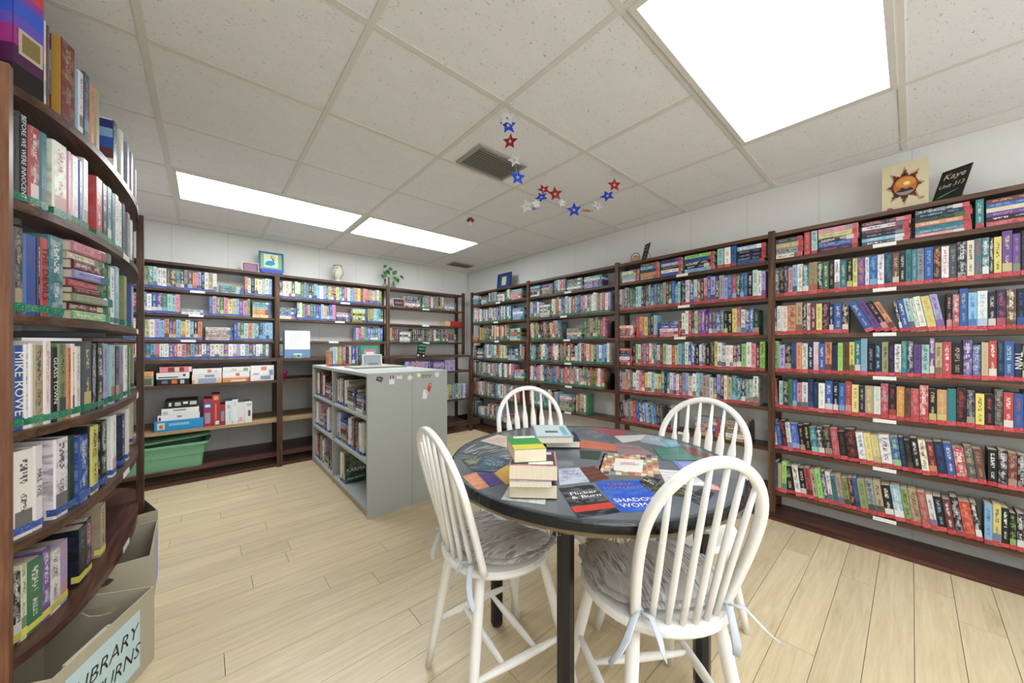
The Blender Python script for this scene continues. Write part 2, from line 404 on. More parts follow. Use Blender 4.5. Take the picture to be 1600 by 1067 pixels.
# the wall behind the camera, with a made-up wide window added to go with the fill light
wf = MB(); wx0, wx1, wz0, wz1 = -0.15, 2.55, 0.55, 2.15
wf.box(XL, wx0, YF-0.1, YF, 0, ZC+0.1); wf.box(wx1, XR, YF-0.1, YF, 0, ZC+0.1)
wf.box(wx0, wx1, YF-0.1, YF, 0, wz0); wf.box(wx0, wx1, YF-0.1, YF, wz1, ZC+0.1)
wf.build('wall_front', WALL, kind='structure')
wn = empty('added_window_1', (0, 0, 0), kind='structure')  # invented window frame around the fill light's opening
f = MB()
for x in (wx0, (wx0+wx1)/2, wx1): f.box(x-0.03, x+0.03, YF-0.08, YF-0.02, wz0, wz1)
for z in (wz0, wz1): f.box(wx0, wx1, YF-0.08, YF-0.02, z-0.03, z+0.03)
f.build('added_window_frame', WHITEP, wn)
cl = MB().box(XL-0.1, XR+0.1, YF-0.1, YB+0.1, ZC+0.02, ZC+0.1).build('ceiling', plain('#b5b2aa', 0.9), kind='structure')
LIGHTS = [(0, 2), (2, 2), (2, -3), (0, -4), (2, -6), (0, -6)]  # last three are out of view, added to brighten the room
lit = {(i+a, j) for i, j in LIGHTS for a in (0, 1)}
VC = W(767, 254, Z=ZC)
VX0, VX1, VY0, VY1 = W(713.6, 251.2, Z=ZC).x, W(782.5, 280.8, Z=ZC).x, 0, 0
def vent_rect(cs):
    P = [W(x, y, Z=ZC) for x, y in cs]; return min(p.x for p in P), max(p.x for p in P), min(p.y for p in P), max(p.y for p in P)
for i in range(-1, 6):
    for j in range(-7, 5):
        if (i, j) in lit: continue
        x0, x1 = max(GX+i*CELL, XL), min(GX+(i+1)*CELL, XR); y0, y1 = max(GY+j*CELL, YF), min(GY+(j+1)*CELL, YB)
        if x1-x0 < 0.02 or y1-y0 < 0.02: continue
        g = 0.011
        me = MB().box(-(x1-x0)/2+g, (x1-x0)/2-g, -(y1-y0)/2+g, (y1-y0)/2-g, 0, 0.014).mesh('ceiling_tile')
        link('ceiling_tile', me, TILE, cl, ((x0+x1)/2, (y0+y1)/2, ZC+0.003+R.uniform(0, 0.0012)))
for i in range(0, 6):
    x = GX+i*CELL; cuts = sorted(GY+j*CELL for li, j in LIGHTS if li+1 == i); ys = [YF]
    for c in cuts: ys += [c+0.012, c+CELL-0.012]
    ys.append(YB)
    for q in range(0, len(ys), 2): MB().box(x-0.012, x+0.012, ys[q], ys[q+1], ZC, ZC+0.0028).box(x-0.001, x+0.001, ys[q], ys[q+1], ZC+0.002, ZC+0.02).build('grid_tee', TEE, cl)
for j in range(-6, 5):
    y = GY+j*CELL; MB().box(XL, XR, y-0.012, y+0.012, ZC+0.0006, ZC+0.003).box(XL, XR, y-0.001, y+0.001, ZC+0.002, ZC+0.02).build('grid_tee', TEE, cl)
for nm, a in (('wall_angle', (XR-0.022, XR, YF, YB)), ('wall_angle', (XL, XR, YB-0.022, YB)), ('wall_angle', (XL, XL+0.022, YF, YB))):
    MB().box(*a, ZC-0.0008, ZC+0.003).build(nm, TEE, cl)
MB().box(XR-0.018, XR, YB-0.018, YB, 0, ZC-0.002).build('trim_1', plain('#d8d8d4', 0.5), kind='structure')
LLAB = {(0, 2): 'long lit ceiling light nearer the left side, above the pelican picture', (2, 2): 'long lit ceiling light further right, in line before the back wall corner',
        (2, -3): 'large bright ceiling light overhead, nearest the right bookcases', (0, -4): 'unseen ceiling light added above the viewer, on the left', (2, -6): 'unseen ceiling light added behind the viewer, on the right', (0, -6): 'unseen ceiling light added behind the viewer, on the left'}
for i, j in LIGHTS:
    x0, y0 = GX+i*CELL, GY+j*CELL; x1, y1 = x0+2*CELL, y0+CELL
    e = empty('ceiling_light', ((x0+x1)/2, (y0+y1)/2, ZC), label=LLAB[(i, j)], cat='light', group='ceiling lights')
    hx, hy = CELL, CELL/2; fr = MB(); q = 0.034
    for a in ((-hx+.012, hx-.012, -hy+.012, -hy+q), (-hx+.012, hx-.012, hy-q, hy-.012), (-hx+.012, -hx+q, -hy+q, hy-q), (hx-q, hx-.012, -hy+q, hy-q)):
        fr.box(*a, -0.004, 0.012)
    fr.build('light_frame', TEE, e)
    MB().box(-hx+q, hx-q, -hy+q, hy-q, 0.002, 0.008).build('diffuser', DIFFS[(i, j)], e)
SLAT = plain('#77776f', 0.4, 0.3); VF = plain('#a9a79c', 0.45, 0.2)
def vent(cs, label, n):
    x0, x1, y0, y1 = vent_rect(cs)
    e = empty('ceiling_vent', ((x0+x1)/2, (y0+y1)/2, ZC-0.002), label=label, cat='vent')
    hx, hy = (x1-x0)/2, (y1-y0)/2; b = 0.022; fr = MB()
    for a in ((-hx, hx, -hy, -hy+b), (-hx, hx, hy-b, hy), (-hx, -hx+b, -hy+b, hy-b), (hx-b, hx, -hy+b, hy-b)): fr.box(*a, -0.006, 0.0015)
    fr.build('vent_frame', VF, e)
    MB().box(-hx+b, hx-b, -hy+b, hy-b, -0.0006, 0.0015).build('dark_duct', plain('#0d0d0d', 0.9), e)
    for k in range(n):
        y = -hy+b+(2*hy-2*b)*(k+0.5)/n
        MB().box(-hx+b, hx-b, -0.0007, 0.0007, -0.0055, 0.0055, Tm((0, y, -0.0062), 0, 0.75)).build('vent_slat', SLAT, e)
vent([(749.6, 224.6), (821.7, 260.5), (782.5, 280.8), (713.6, 251.2)], 'large grey ceiling vent with slats behind the hanging stars', 9)
vent([(697, 413), (708, 410), (742, 415), (732, 417.5)], 'small flat ceiling vent close to the far corner', 5)

# ================================================================== bookcases on the right wall
FX = 2.85
RZ = [0.152, 0.433, 0.705, 0.945, 1.19, 1.44, 1.69]
PY_ = [4.115, 2.964, 1.785, 0.617, -0.57]
BAY = ['farthest right-wall bookcase, in the corner behind the spindle chair', 'second right-wall bookcase from the corner', 'third right-wall bookcase, behind the far table chairs', 'nearest right-wall bookcase, tall and full of red-stickered paperbacks']
LAB = plain('#e9e7e2', 0.4, name='white_label_card')
for b in range(4):
    ya, yb = PY_[b], PY_[b+1]
    e = empty('bookcase', (FX+0.09, (ya+yb)/2, 0), label='dark-stained wooden '+BAY[b], cat='bookcase', group='bookcases along the right wall')
    cy = (ya+yb)/2
    def bb(x0, x1, y0, y1, z0, z1, name, mat): return MB().box(x0-FX-0.09, x1-FX-0.09, y0-cy, y1-cy, z0, z1).build(name, mat, e)
    for y in ([ya, yb] if b == 3 else [ya]):
        bb(FX-0.008, FX+0.02, y-0.018, y+0.018, 0.022, 1.893, 'post', WOOD['Z'])
        bb(XR-0.03, XR-0.003, y-0.018, y+0.018, 0.022, 1.86, 'post', WOOD['Z'])
        for z in RZ:      # screw heads
            MB().lathe([(0.0025, 0), (0.0025, 0.001)], 8).build('screw', STEEL, e).matrix_local = Matrix.Translation((-0.0985, y-cy, z)) @ Matrix.Rotation(-PI/2, 4, 'Y')
    g = 0.018
    for k, z in enumerate(RZ):
        if b == 1 and k == 0: continue
        y0 = (yb+g) if b == 3 else yb-g
        if b != 3: y0 = yb+g
        bb(FX+0.002, XR-0.004, y0, ya-g, z-0.0125, z+0.0125, 'shelf', WOOD['Y'])
        if R.random() < 0.75 or b == 3:
            yl = (ya+yb)/2 + R.uniform(-0.02, 0.06)
            if b == 3: yl = 0.10
            o = bb(FX-0.0, FX+0.0018, yl-0.045, yl+0.045, z-0.009, z+0.011, 'shelf_label', LAB)
    bb(FX-0.002, XR-0.004, yb+g-(0 if b == 3 else g*2-0.001), ya-g, 1.853, 1.877, 'top_board', WOOD['Y'])
    bb(2.765, XR-0.003, yb-(0.0 if b < 3 else 0.02), ya-0.001, 0.0005, 0.021, 'base_board', WOODR)
# paperbacks of the nearest bay: rows read from the photograph, left to right
def yon(px, X=2.868): return W(px, 500, X=X).y
def crop_rows():
    A5, A7 = (1190, 3.902), (1190, 3.556)
    return [
     (5, A5, 'second', "80d 108k 140n 164p 190l 218w/r 252t 290a 342k 375g 412k 445w/k 478t/y 520k/y 556y 585u/o 632w 658b 706w 748n/t 797h 840k 878t/k 915t 947s 992b 1047k/o 1095w 1142d/s 1192k/w 1250c 1297t/r 1342t 1388k 1414y/k 1463u/y 1528u/a 1580k/t 1622r 1670n 1720w 1765k 1810b 1860e", {}),
     (4, A5, 'third', "78k 95w/z 122w/o 162o/n 210e/h 250k 277c 299m 334y/g 370k/p 412n 442b/y 492k 532- 596- 640b/y 700u/n 752k/p 800o 842- 846k 868b 908q 946w/h 972w 1018y/o 1075i 1125k/p 1163r 1205b 1258l/b 1314w/l 1378k/w 1430n/r 1490h/c 1553k/b 1610r 1660w 1700n 1750k 1800b", {(640, 842): -24, (846, 1125): -9}),
     (3, A5, 'fourth', "75v 107i/n 145k/e 184b/n 213o 246w/g 283n/w 317w/p 350b 387o/k 430n/k 465v 497h/k 535y 568t 605l/a 645k/s 688n/q 733a/k 775k/u 810w 853t/v 888n/w 927u/n 975q 1023u 1056e/h 1102r/w 1158k/e 1228u/w 1285b/w 1338e/o 1383r/w 1435n/t 1475b/q 1540n/w 1586k 1640r 1690w 1740n 1790t", {}),
     (2, A5, 'fifth', "75r/w 107q 133n 163g/k 190b/l 217p 247w/k 284n/b 318n/g 348w/p 388b/w 435k/w 470b 510r/p 550y/h 594n/y 630e/y 683w/q 727r 775k/r 822o/y 873h/k 908r/p 962r/w 1018k/y 1068o/y 1130t/g 1187k/r 1248n/e 1302y/k 1358k/r 1418d/e 1472r/w 1535b/r 1596t 1650k 1700w 1750n 1800r", {(75, 107): -5}),
     (1, A7, 'sixth', "74w/k 95b 122k/r 150w/b 177b/i 220k/e 250k/y 283t/q 322k/w 358k/e 402r/p 442k/h 484k/r 545w/b 588y/e 628y/e 672w/k 735b/v 785n/t 815k/h 852k/w 895c/k 938m/o 985n/b 1037b 1088r 1152d/e 1202h/e 1255k/w 1312k/w 1366m 1420k/w 1470r 1520k 1570n 1620e", {(74, 1230): -6}),
     (0, A7, 'lowest', "74t/n 92e/o 114v/b 140k 192w/k 225k/w 258r/k 292e/k 320v/b 352n/w 378w 405t/k 432e 466a/k 502k/o 530b/n 556a/g 602s/k 648e/k 692k/w 745l/w 802a/k 845e/k 897r/e 945w 985k 1036m/w 1085k/w 1130r/o 1196k 1236l/b 1283y/b 1332k/w 1376k/v 1416k/w 1460w/k 1510r 1555n", {(140, 1200): -7}),
    ]
GRP4 = 'paperbacks in the nearest right-wall bookcase'
from collections import Counter
def cname(c1, c2=None): return CN[c1]
for lv, (off, sc), rn, toks, leans in crop_rows():
    T = toks.split(); P = []
    for tk in T:
        num = ''.join(ch for ch in tk if ch.isdigit()); P.append((off+float(num)/sc, tk[len(num):]))
    n = 0; z0 = RZ[lv]+0.0128
    for a in range(len(P)-1):
        if P[a][1] == '-': continue
        ya, yb = yon(P[a][0]), yon(P[a+1][0])
        if yb < PY_[4]+0.03: break
        c1, _, c2 = P[a][1].partition('/'); cx = round((P[a][0]-off)*sc)
        lean = next((v for (q0, q1), v in leans.items() if q0 <= cx < q1), 0)*PI/180
        t = min(0.05, (ya-yb)*math.cos(lean)-0.0012)
        if t < 0.008: continue
        big = {'v': 1.06, 'r': 1.03}.get(c1, 1.0)
        h = R.uniform(0.172, 0.195)*(R.choice([1, 1, 1, 1.1]) if lean == 0 else 1)*big
        if lv in (5,): h = R.uniform(0.182, 0.2) if cx < 1240 else R.uniform(0.195, 0.22)
        if lv == 2: h = min(h, 0.2)
        if lv == 1: h = R.uniform(0.165, 0.19)
        h = min(h, RZ[lv+1]-RZ[lv]-0.03 if lv < 6 else 0.15)
        title = None
        if lv == 3 and cx == 1540: title = ('TWIN', 0.03, INKW)
        book('paperback', (FX+0.008+R.uniform(0, 0.006), ya-0.0004, z0), -PI/2, t, 0.108, h, c1, c2 or None,
             f'{cname(c1)} paperback, {ordn(n)} from the post, {rn} shelf of the nearest right-wall bookcase', GRP4, lean=lean, title=title)
        n += 1
# lying stacks on its top shelf
z0 = RZ[6]+0.0128
def stack(name, y, z, cols, rz, x, lab, grp, hh=0.178, d=0.108, sticker='red', t0=0.0235, titles={}, hard=False, lying='R'):
    """books lying one on another; cols from the top down; y/x is where the left end of the spines starts"""
    n = len(cols)
    for i, c in enumerate(reversed(cols)):
        k = n-1-i; c1, _, c2 = c.partition('/'); t = t0*R.uniform(0.85, 1.12); h = hh*R.uniform(0.93, 1.0)
        pos = f'{"topmost" if k == 0 else ("lowest" if k == n-1 else ordn(k)+" down")}'
        book(name, (x+R.uniform(0, 0.006), y, z), rz, t, d, h, c1, c2 or None, f'{CN[c1]} book {pos} in {lab}', grp, hard=hard, sticker=sticker, lying=lying, title=titles.get(k))
        z += t+0.0004
    return z
ST4 = [(1213, ['d/s', 'e/y', 's/k', 'c/k'], 0.17, 0.032), (1279, ['p/s', 'y/s', 'k/w', 'b/i', 'n/r'], 0.235, 0.027), (1347, ['k/p', 'w/k', 'n/r', 'k/s', 'l/w', 'd/w'], 0.235, 0.0225),
       (1430, ['z/w', 'n/l', 'k/g', 'o/w', 't/n', 't/q', 'p/w'], 0.2, 0.0205), (1541, ['h/p', 'b/l', 'c/y', 'u/p', 'k/w', 'r/p'], 0.2, 0.023)]
SN = ['first', 'second', 'third', 'fourth', 'fifth']
for k, (px, cols, hh, t0) in enumerate(ST4):
    ti = {3: ('LONDON', 0.02, plain('#e05ab0', 0.5))} if k == 4 else {}
    stack('paperback', yon(px), z0, cols, -PI/2, FX+0.01, f'the {SN[k]} top-shelf stack, nearest right-wall bookcase', GRP4, hh=min(hh, abs(yon(px)-yon([1256, 1345, 1427, 1523, 1640][k]))*0.99), t0=t0)
for px, px2, c, lb in ((1257, 1267, 'r/p', 'red'), (1268, 1278, 'q', 'pale turquoise'), (1524, 1538, 't/c', 'teal')):
    book('paperback', (FX+0.01, yon(px), z0), -PI/2, abs(yon(px)-yon(px2))-0.002, 0.108, 0.142, c[0], c[2:] or None, f'{lb} paperback standing between lying stacks, top shelf of the nearest right-wall bookcase', GRP4)

# the other right-wall bays
def fill(add, start, end, z, gap, colors, heights, tm, plan, sticker, loc, rz, d=0.105):
    """walks a shelf from start to end (metres along it); plan: list of (fraction, kind)"""
    L = end-start; s = start
    for frac, kind in plan:
        e = s+L*frac
        if kind[0] == 's':                           # standing
            lean = {'s': 0, 'sl': -0.1, 'sr': 0.09}[kind] if kind in ('s', 'sl', 'sr') else 0
            x = s+(0.02 if lean else 0)
            while True:
                t = R.uniform(*tm)
                if x+t > e-(0.015 if lean else 0): break
                h = min(R.uniform(*heights), gap-0.012)
                add(loc(x, z), rz, t-0.0008, d, h, R.choice(colors), lean=lean, sticker=sticker); x += t/math.cos(lean)+0.0003
        elif kind[0] == 'l':                         # lying stack
            n = int(kind[1:] or 5); zz = z; hh = (e-s)*0.97
            for i in range(n):
                t = R.uniform(0.75, 1.1)*min(0.026, (gap-0.02)/n*0.95)
                if zz+t > z+gap-0.008: break
                add(loc(s, zz), rz, t, d, hh*R.uniform(0.92, 1), R.choice(colors), lying='R', sticker=sticker); zz += t+0.0004
        s = e
MIX = 'kknbbltgzyorrmpuiwwwcceesdhqa'
RED = Stuff(); GRN = Stuff(); BLU = Stuff()
def rloc(b):
    return lambda s, z: (FX+0.01, PY_[b]-0.018-s, z)
BW = PY_[0]-PY_[1]-0.036
P3 = {5: [(0.5, 's'), (0.5, 's')], 4: [(0.15, 'l5'), (0.17, 's'), (0.02, '-'), (0.16, 'l5'), (0.49, 's')], 3: [(0.12, 'l6'), (0.88, 's')], 2: [(0.97, 's')],
      1: [(0.4, 'sl'), (0.05, 's'), (0.14, '-'), (0.17, 'l6'), (0.02, '-'), (0.13, 'l6')], 0: [(0.55, '-'), (0.16, 'l4'), (0.13, 'l4')]}
for lv, pl in P3.items():
    cs = {5: 'knbbbtgzwwcisskprdqhlqz', 4: 'knbblrryyzorpwucdk', 3: 'krrbnwgcypwkkldvmw', 2: 'lqgcetkwyrbiwoonwsp', 1: 'yeltgbrwsndokb', 0: 'rkpgiwr'}[lv]
    fill(RED.add, 0.0, BW, RZ[lv]+0.0128, (RZ[lv+1]-RZ[lv]-0.025), cs, (0.172, 0.205), (0.02, 0.031), pl, 'red', rloc(2), -PI/2)
P2 = {6: [(0.01, '-'), (0.16, 'l6'), (0.17, 'l6'), (0.16, 's'), (0.2, 'l6'), (0.2, 'l5'), (0.06, '-')], 5: [(0.14, 's'), (0.01, '-'), (0.16, 'l6'), (0.68, 's')],
      4: [(0.48, 'sl'), (0.02, '-'), (0.2, 'l5'), (0.24, 's')], 3: [(0.98, 's')], 2: [(0.93, 's')], 1: [(0.4, 's'), (0.01, '-'), (0.18, 'l7'), (0.02, '-'), (0.13, 's')]}
for lv, pl in P2.items():
    gap = (RZ[lv+1] if lv < 6 else 1.853+0.0125)-RZ[lv]-0.025
    cs = {6: 'gnrtblyorwzku', 5: 'wcerrkbunhgtlqwci', 4: 'cekhzwdolyprgab', 3: 'cwcyktlrlmkoowgndwws', 2: 'tlbiwrrhnkpwtgrp', 1: 'cekwtglp'}[lv]
    fill(GRN.add, 0, BW, RZ[lv]+0.0128, gap, cs, (0.175, 0.205), (0.02, 0.033), pl, 'green', rloc(1), -PI/2)
P1 = {6: [(0.15, 'l5'), (0.02, '-'), (0.16, 'l5'), (0.16, 's'), (0.16, 'l5'), (0.08, 's'), (0.2, 'l6')], 5: [(0.74, 's'), (0.02, '-'), (0.2, 'l6')], 4: [(0.15, 'l4'), (0.55, 's'), (0.01, '-'), (0.2, 'l6')],
      3: [(0.09, 's'), (0.14, 'l6'), (0.45, 's'), (0.2, 'l6'), (0.08, 's')], 2: [(0.78, 's'), (0.01, '-'), (0.18, 'l5')], 1: [(0.9, 's')], 0: [(0.1, 's'), (0.01, '-'), (0.2, 'l5'), (0.3, 's'), (0.15, 'l5')]}
for lv, pl in P1.items():
    gap = (RZ[lv+1] if lv < 6 else 1.853+0.0125)-RZ[lv]-0.025
    cs = {6: 'rotwgnklp', 5: 'wwblpkzcti', 4: 'cekhzwdolygo', 3: 'lcwbgkeo', 2: 'wwkpcirtlewg', 1: 'wctlwrhekgpo', 0: 'rwltkwce'}[lv]
    fill(GRN.add, 0, BW, RZ[lv]+0.0128, gap, cs, (0.17, 0.2), (0.02, 0.031), pl, 'green', rloc(0), -PI/2)
# top shelf of the third bay: stacks as things
S3 = [(972, 999, ['w/n', 'v/k', 'i/l', 'c/a']), (1001, 1031, ['h/e', 'l/b', 'k/t', 'o/r', 'e/h']), (1033, 1066, ['n/u', 'i/w', 'k/a', 'w/k', 'b/u']), (1070, 1118, ['v/k', 'b/n', 'k/w', 'k/c', 'l/b']), (1152, 1198, ['l/w', 'k/e', 'n/i', 'k/s', 'b/n'])]
for k, (p0, p1, cols) in enumerate(S3):
    stack('paperback', yon(p0, 2.862), RZ[6]+0.0128, cols, -PI/2, FX+0.008, f'the {SN[k]} top-shelf stack, third right-wall bookcase', 'paperbacks stacked in the third bookcase', hh=(yon(p0, 2.862)-yon(p1, 2.862))*0.98, t0=0.027 if k else 0.024)
for p0, p1, c, nm in ((1121, 1131, 'q', 'pale turquoise'), (1132, 1142, 'w/r', 'white'), (1143, 1151, 'b/n', 'blue')):
    book('paperback', (FX+0.008, yon(p0, 2.862), RZ[6]+0.0128), -PI/2, yon(p0, 2.862)-yon(p1, 2.862)-0.002, 0.105, 0.142, c[0], c[2:] or None, f'{nm} paperback standing between stacks, top shelf of the third right-wall bookcase', 'paperbacks stacked in the third bookcase')
# bookends
def bookend(loc, rz, label, hgt=0.14):
    e = empty('bookend', loc, rz, label=label, cat='bookend', group='metal bookends')
    MB().box(0, 0.0015, 0, 0.1, 0, hgt*0.6).build('upright', BLACKM, e)
    pr = [(0.05+0.05*math.cos(a), hgt*0.6+0.055*math.sin(a)) for a in [PI*i/10 for i in range(11)]]
    MB().prism(pr, 0, 0.0015, Matrix(((0, 0, 1, 0), (1, 0, 0, 0), (0, 1, 0, 0), (0, 0, 0, 1)))).build('rounded_top', BLACKM, e)
    MB().box(0, 0.09, 0.005, 0.095, 0.0004, 0.002).build('foot_plate', BLACKM, e)
bookend((FX+0.01, yon(1173), RZ[1]+0.0128), -PI/2, 'black metal bookend right of the lying stacks, second shelf up, third right-wall bookcase', 0.18)
bookend((FX+0.01, yon(963, 2.86)+0.06, RZ[4]+0.0128), -PI/2, 'black bookend beside the post, middle shelf, second right-wall bookcase', 0.18)
bookend((FX+0.01, PY_[0]-0.02-BW-1.179+0.07, RZ[2]+0.0128), -PI/2, 'black bookend at the right end of the full shelf, second right-wall bookcase', 0.17)

# ================================================================== bookcases on the back wall
BX = [XL+0.03, 0.559, 1.708, 2.815]; BF, LF = 4.28, 3.925
BZ = [1.62, 1.402, 1.173]; LZ = [0.11, 0.43, 0.80, 1.0]
BL = ['left', 'middle', 'right']
for b in range(3):
    x0, x1 = BX[b], BX[b+1]; cx = (x0+x1)/2
    e = empty('wall_shelf', (cx, BF+0.1, 0), label=f'dark wooden upper shelving on the back wall, {BL[b]} section'+[' under the pelican picture', ' under the openwork vase', ' beside the corner'][b], cat='bookcase', group='back wall shelving')
    def bb(a, b_, c, d, z0, z1, name, mat): return MB().box(a-cx, b_-cx, c-BF-0.1, d-BF-0.1, z0, z1).build(name, mat, e)
    for x in ([x0, x1] if b == 2 else [x0] if b else [x0]):
        bb(x-0.02, x+0.02, BF-0.012, BF+0.014, 1.0125, 1.875+(0.02 if b == 2 and x == x1 else 0), 'post', WOOD['Z'])
        bb(x-0.02, x+0.02, YB-0.03, YB-0.003, 0.02, 1.84, 'post', WOOD['Z'])
    for z in BZ:
        bb(x0+0.021, x1-0.021, BF, YB-0.004, z-0.011, z+0.011, 'shelf', WOOD['X'])
        xl = cx+R.uniform(-0.1, 0.1)
        bb(xl-0.05, xl+0.05, BF-0.0018, BF-0.0002, z-0.009, z+0.011, 'shelf_label', LAB)
    bb(x0-0.0, x1-0.0005, BF-0.002, YB-0.004, 1.842, 1.866, 'top_board', WOOD['X'])
LX = [XL+0.03, 0.53, 1.61, 2.69]
for b in range(3):
    x0, x1 = LX[b], LX[b+1]; cx = (x0+x1)/2
    e = empty('low_shelf', (cx, LF+0.25, 0), label='low deep wooden shelf unit, '+['holding the puzzle boxes and the green bin', 'mostly empty, behind the grey metal shelving', 'in the corner with colourful thin books'][b], cat='bookcase', group='low shelving along the back wall')
    def bb(a, b_, c, d, z0, z1, name, mat): return MB().box(a-cx, b_-cx, c-LF-0.25, d-LF-0.25, z0, z1).build(name, mat, e)
    for x in ([x0, x1] if b == 2 else [x0]):
        bb(x-0.022, x+0.022, LF-0.03, LF-0.002, 0.0, 1.0125, 'post', WOOD['Z'])
    for k, z in enumerate(LZ):
        bb(x0+(0 if b else 0.001), x1-0.0008, LF, YB-(0.034 if k != 2 else 0.034), z-0.0125, z+0.012, 'top_board' if k == 3 else 'shelf', TAN if k == 1 and b < 2 else (WOODRX if k == 0 else WOOD['X']))
    bb(x0, x1-0.001, YB-0.16, YB-0.035, 0.0, 0.09, 'toe_board', WOOD['X'])
    bb(x0, x1-0.001, LF+0.0, LF+0.04, 0.0005, 0.03, 'floor_rail', WOODRX)
MB().box(XL, XR, YB-0.002-0.001, YB-0.0005, 0, 0.1).build('baseboard_back', plain('#2b1d17', 0.6), kind='structure')
bloc = lambda x0: (lambda s, z: (x0+0.021+s, BF+0.008, z))
WB = [BX[i+1]-BX[i]-0.042 for i in range(3)]
PB = {(0, 0): [(0.3, 's'), (0.33, 's'), (0.01, '-'), (0.16, 'l3'), (0.19, 's')], (0, 1): [(0.42, 's'), (0.01, '-'), (0.15, 'l2'), (0.27, 's'), (0.13, 'l6')], (0, 2): [(0.56, 's'), (0.17, 'l5'), (0.26, 's')], (0, 3): [(0.97, 's')],
      (1, 0): [(0.98, 's')], (1, 1): [(0.14, 'l5'), (0.35, 's'), (0.14, 'l4'), (0.02, 's'), (0.15, 'l6'), (0.18, 's')], (1, 2): [(0.68, '-'), (0.3, 's')], (1, 3): [(0.05, 's')],
      (2, 0): [(0.2, '-'), (0.22, 'l6'), (0.31, 's'), (0.01, '-'), (0.18, 'l4')], (2, 2): [(0.12, 's'), (0.01, '-'), (0.16, 'l6'), (0.5, 's'), (0.01, '-'), (0.13, 'l5')]}
CB = {0: 'okeqzwcktypnwrlghcswlbi', 1: 'tpubqzoewcglatyp', 2: 'bilwcgorrnlqpktyt', 3: 'pwcwrtlwuobipwrblcgqm', 10: 'srpwlcgtqltwqcr'}
for (b, r), pl in PB.items():
    z = (BZ+[1.0])[r]+(0.0113 if r < 3 else 0.0125); gap = ([1.842]+BZ)[r]-z-0.012
    cs = CB[r] if b < 2 else 'kcwdheknsim'
    st = BLU.add if b < 2 and not (b == 1 and r == 2) else GRN.add
    fill(st, 0.0, WB[b], z, gap, cs, (0.16, 0.182), (0.022, 0.034), pl, 'blue' if st == BLU.add else 'green', bloc(BX[b]), 0, 0.1)
# thin purple stacks and colourful thin books in the corner
fill(BLU.add, 0, 0.72, LZ[2]+0.0122, 0.16, 'uuiipnbu', (0.13, 0.14), (0.022, 0.028), [(0.22, 's'), (0.2, 'l6'), (0.1, 's'), (0.22, 'l6'), (0.22, 's')], None, lambda s, z: (1.78+s, LF+0.01, z), 0)
fill(BLU.add, 0, 0.5, LZ[1]+0.0122, 0.3, 'rwltqoygybbipl', (0.185, 0.195), (0.014, 0.024), [(1, 's')], None, lambda s, z: (2.14+s, LF+0.01, z), 0)
RED.build('shelved_paperbacks', 'dense rows of small paperbacks with red stickers filling the third right-wall bookcase', 'books')
GRN.build('shelved_paperbacks', 'dense rows of small paperbacks with green stickers in the corner bookcases', 'books')
BLU.build('shelved_paperbacks', 'dense rows of pastel paperbacks with blue stickers on the back wall shelves', 'books')

# ================================================================== the curved bookcase on the left
SZ = [0.288, 0.592, 0.884, 1.195, 1.494, 1.795]
EDGE = [W(x, y, Z=1.795).xy for x, y in ((20, 138), (84, 179), (145, 229.5), (189, 280), (213, 320.6), (216.5, 351))]
EDGE = [Vector(p) for p in EDGE]
def smooth(pts, n=8):
    out = []
    for i in range(len(pts)-1):
        p0 = pts[max(i-1, 0)]; p1 = pts[i]; p2 = pts[i+1]; p3 = pts[min(i+2, len(pts)-1)]
        for k in range(n):
            t = k/n; out.append(0.5*((2*p1)+(p2-p0)*t+(2*p0-5*p1+4*p2-p3)*t*t+(3*p1-p0-3*p2+p3)*t**3))
    out.append(pts[-1]); return out
CURVE = smooth(EDGE)
FARP = [Vector((CURVE[-1].x-0.012, 2.9)), Vector((CURVE[-1].x-0.05, 3.0)), Vector((CURVE[-1].x-0.13, 3.06)), Vector((XL+0.005, 3.08))]
lb = empty('curved_bookcase', (-0.45, 2.2, 0), label='brown wooden bookcase with bowed shelves along the left wall', cat='bookcase')
loc0 = Vector((0.45, -2.2, 0))
outline = [(p.x, p.y) for p in CURVE]+[(p.x, p.y) for p in FARP]+[(XL+0.005, CURVE[0].y)]
for k, z in enumerate(SZ):
    MB().prism(outline, z-0.0125, z+0.0125, Matrix.Translation(loc0)).build('shelf', WOODR if k == 0 else WOOD['Y'], lb)
    cc = CURVE[26 if k in (0, 1, 4) else 33]; tg = (CURVE[27]-CURVE[25]).normalized() if k in (0, 1, 4) else (CURVE[34]-CURVE[32]).normalized()
    M = Tm((cc.x+0.45, cc.y-2.2, z), math.atan2(tg.y, tg.x)-PI/2)
    MB().box(0.0006, 0.0022, -0.05, 0.05, -0.011, 0.011, M).build('shelf_label', LAB, lb)
    if k:
        for cy in (1.66, 2.35, 2.8):
            MB().box(XL+0.005+0.45, -0.33+0.45-(0.06 if cy < 1.7 else 0), cy-2.2-0.009, cy-2.2+0.009, z-0.03, z-0.0128).build('shelf_bracket', plain('#7d8a8c', 0.4, 0.3), lb)
nx = CURVE[0].x
MB().box(nx-0.055+0.45, nx+0.002+0.45, 1.515-2.2, 1.5415-2.2, 0, 1.842).build('post', CHEST, lb)
MB().box(XL+0.004+0.45, XL+0.04+0.45, 1.515-2.2, 1.5415-2.2, 0, 1.842).build('post', WOOD['Z'], lb)
FPX_ = W(219, 545, Y=2.73).x
MB().box(FPX_-0.013+0.45, FPX_+0.014+0.45, 2.715-2.2, 2.75-2.2, 0, 1.825).build('post', WOOD['Z'], lb)
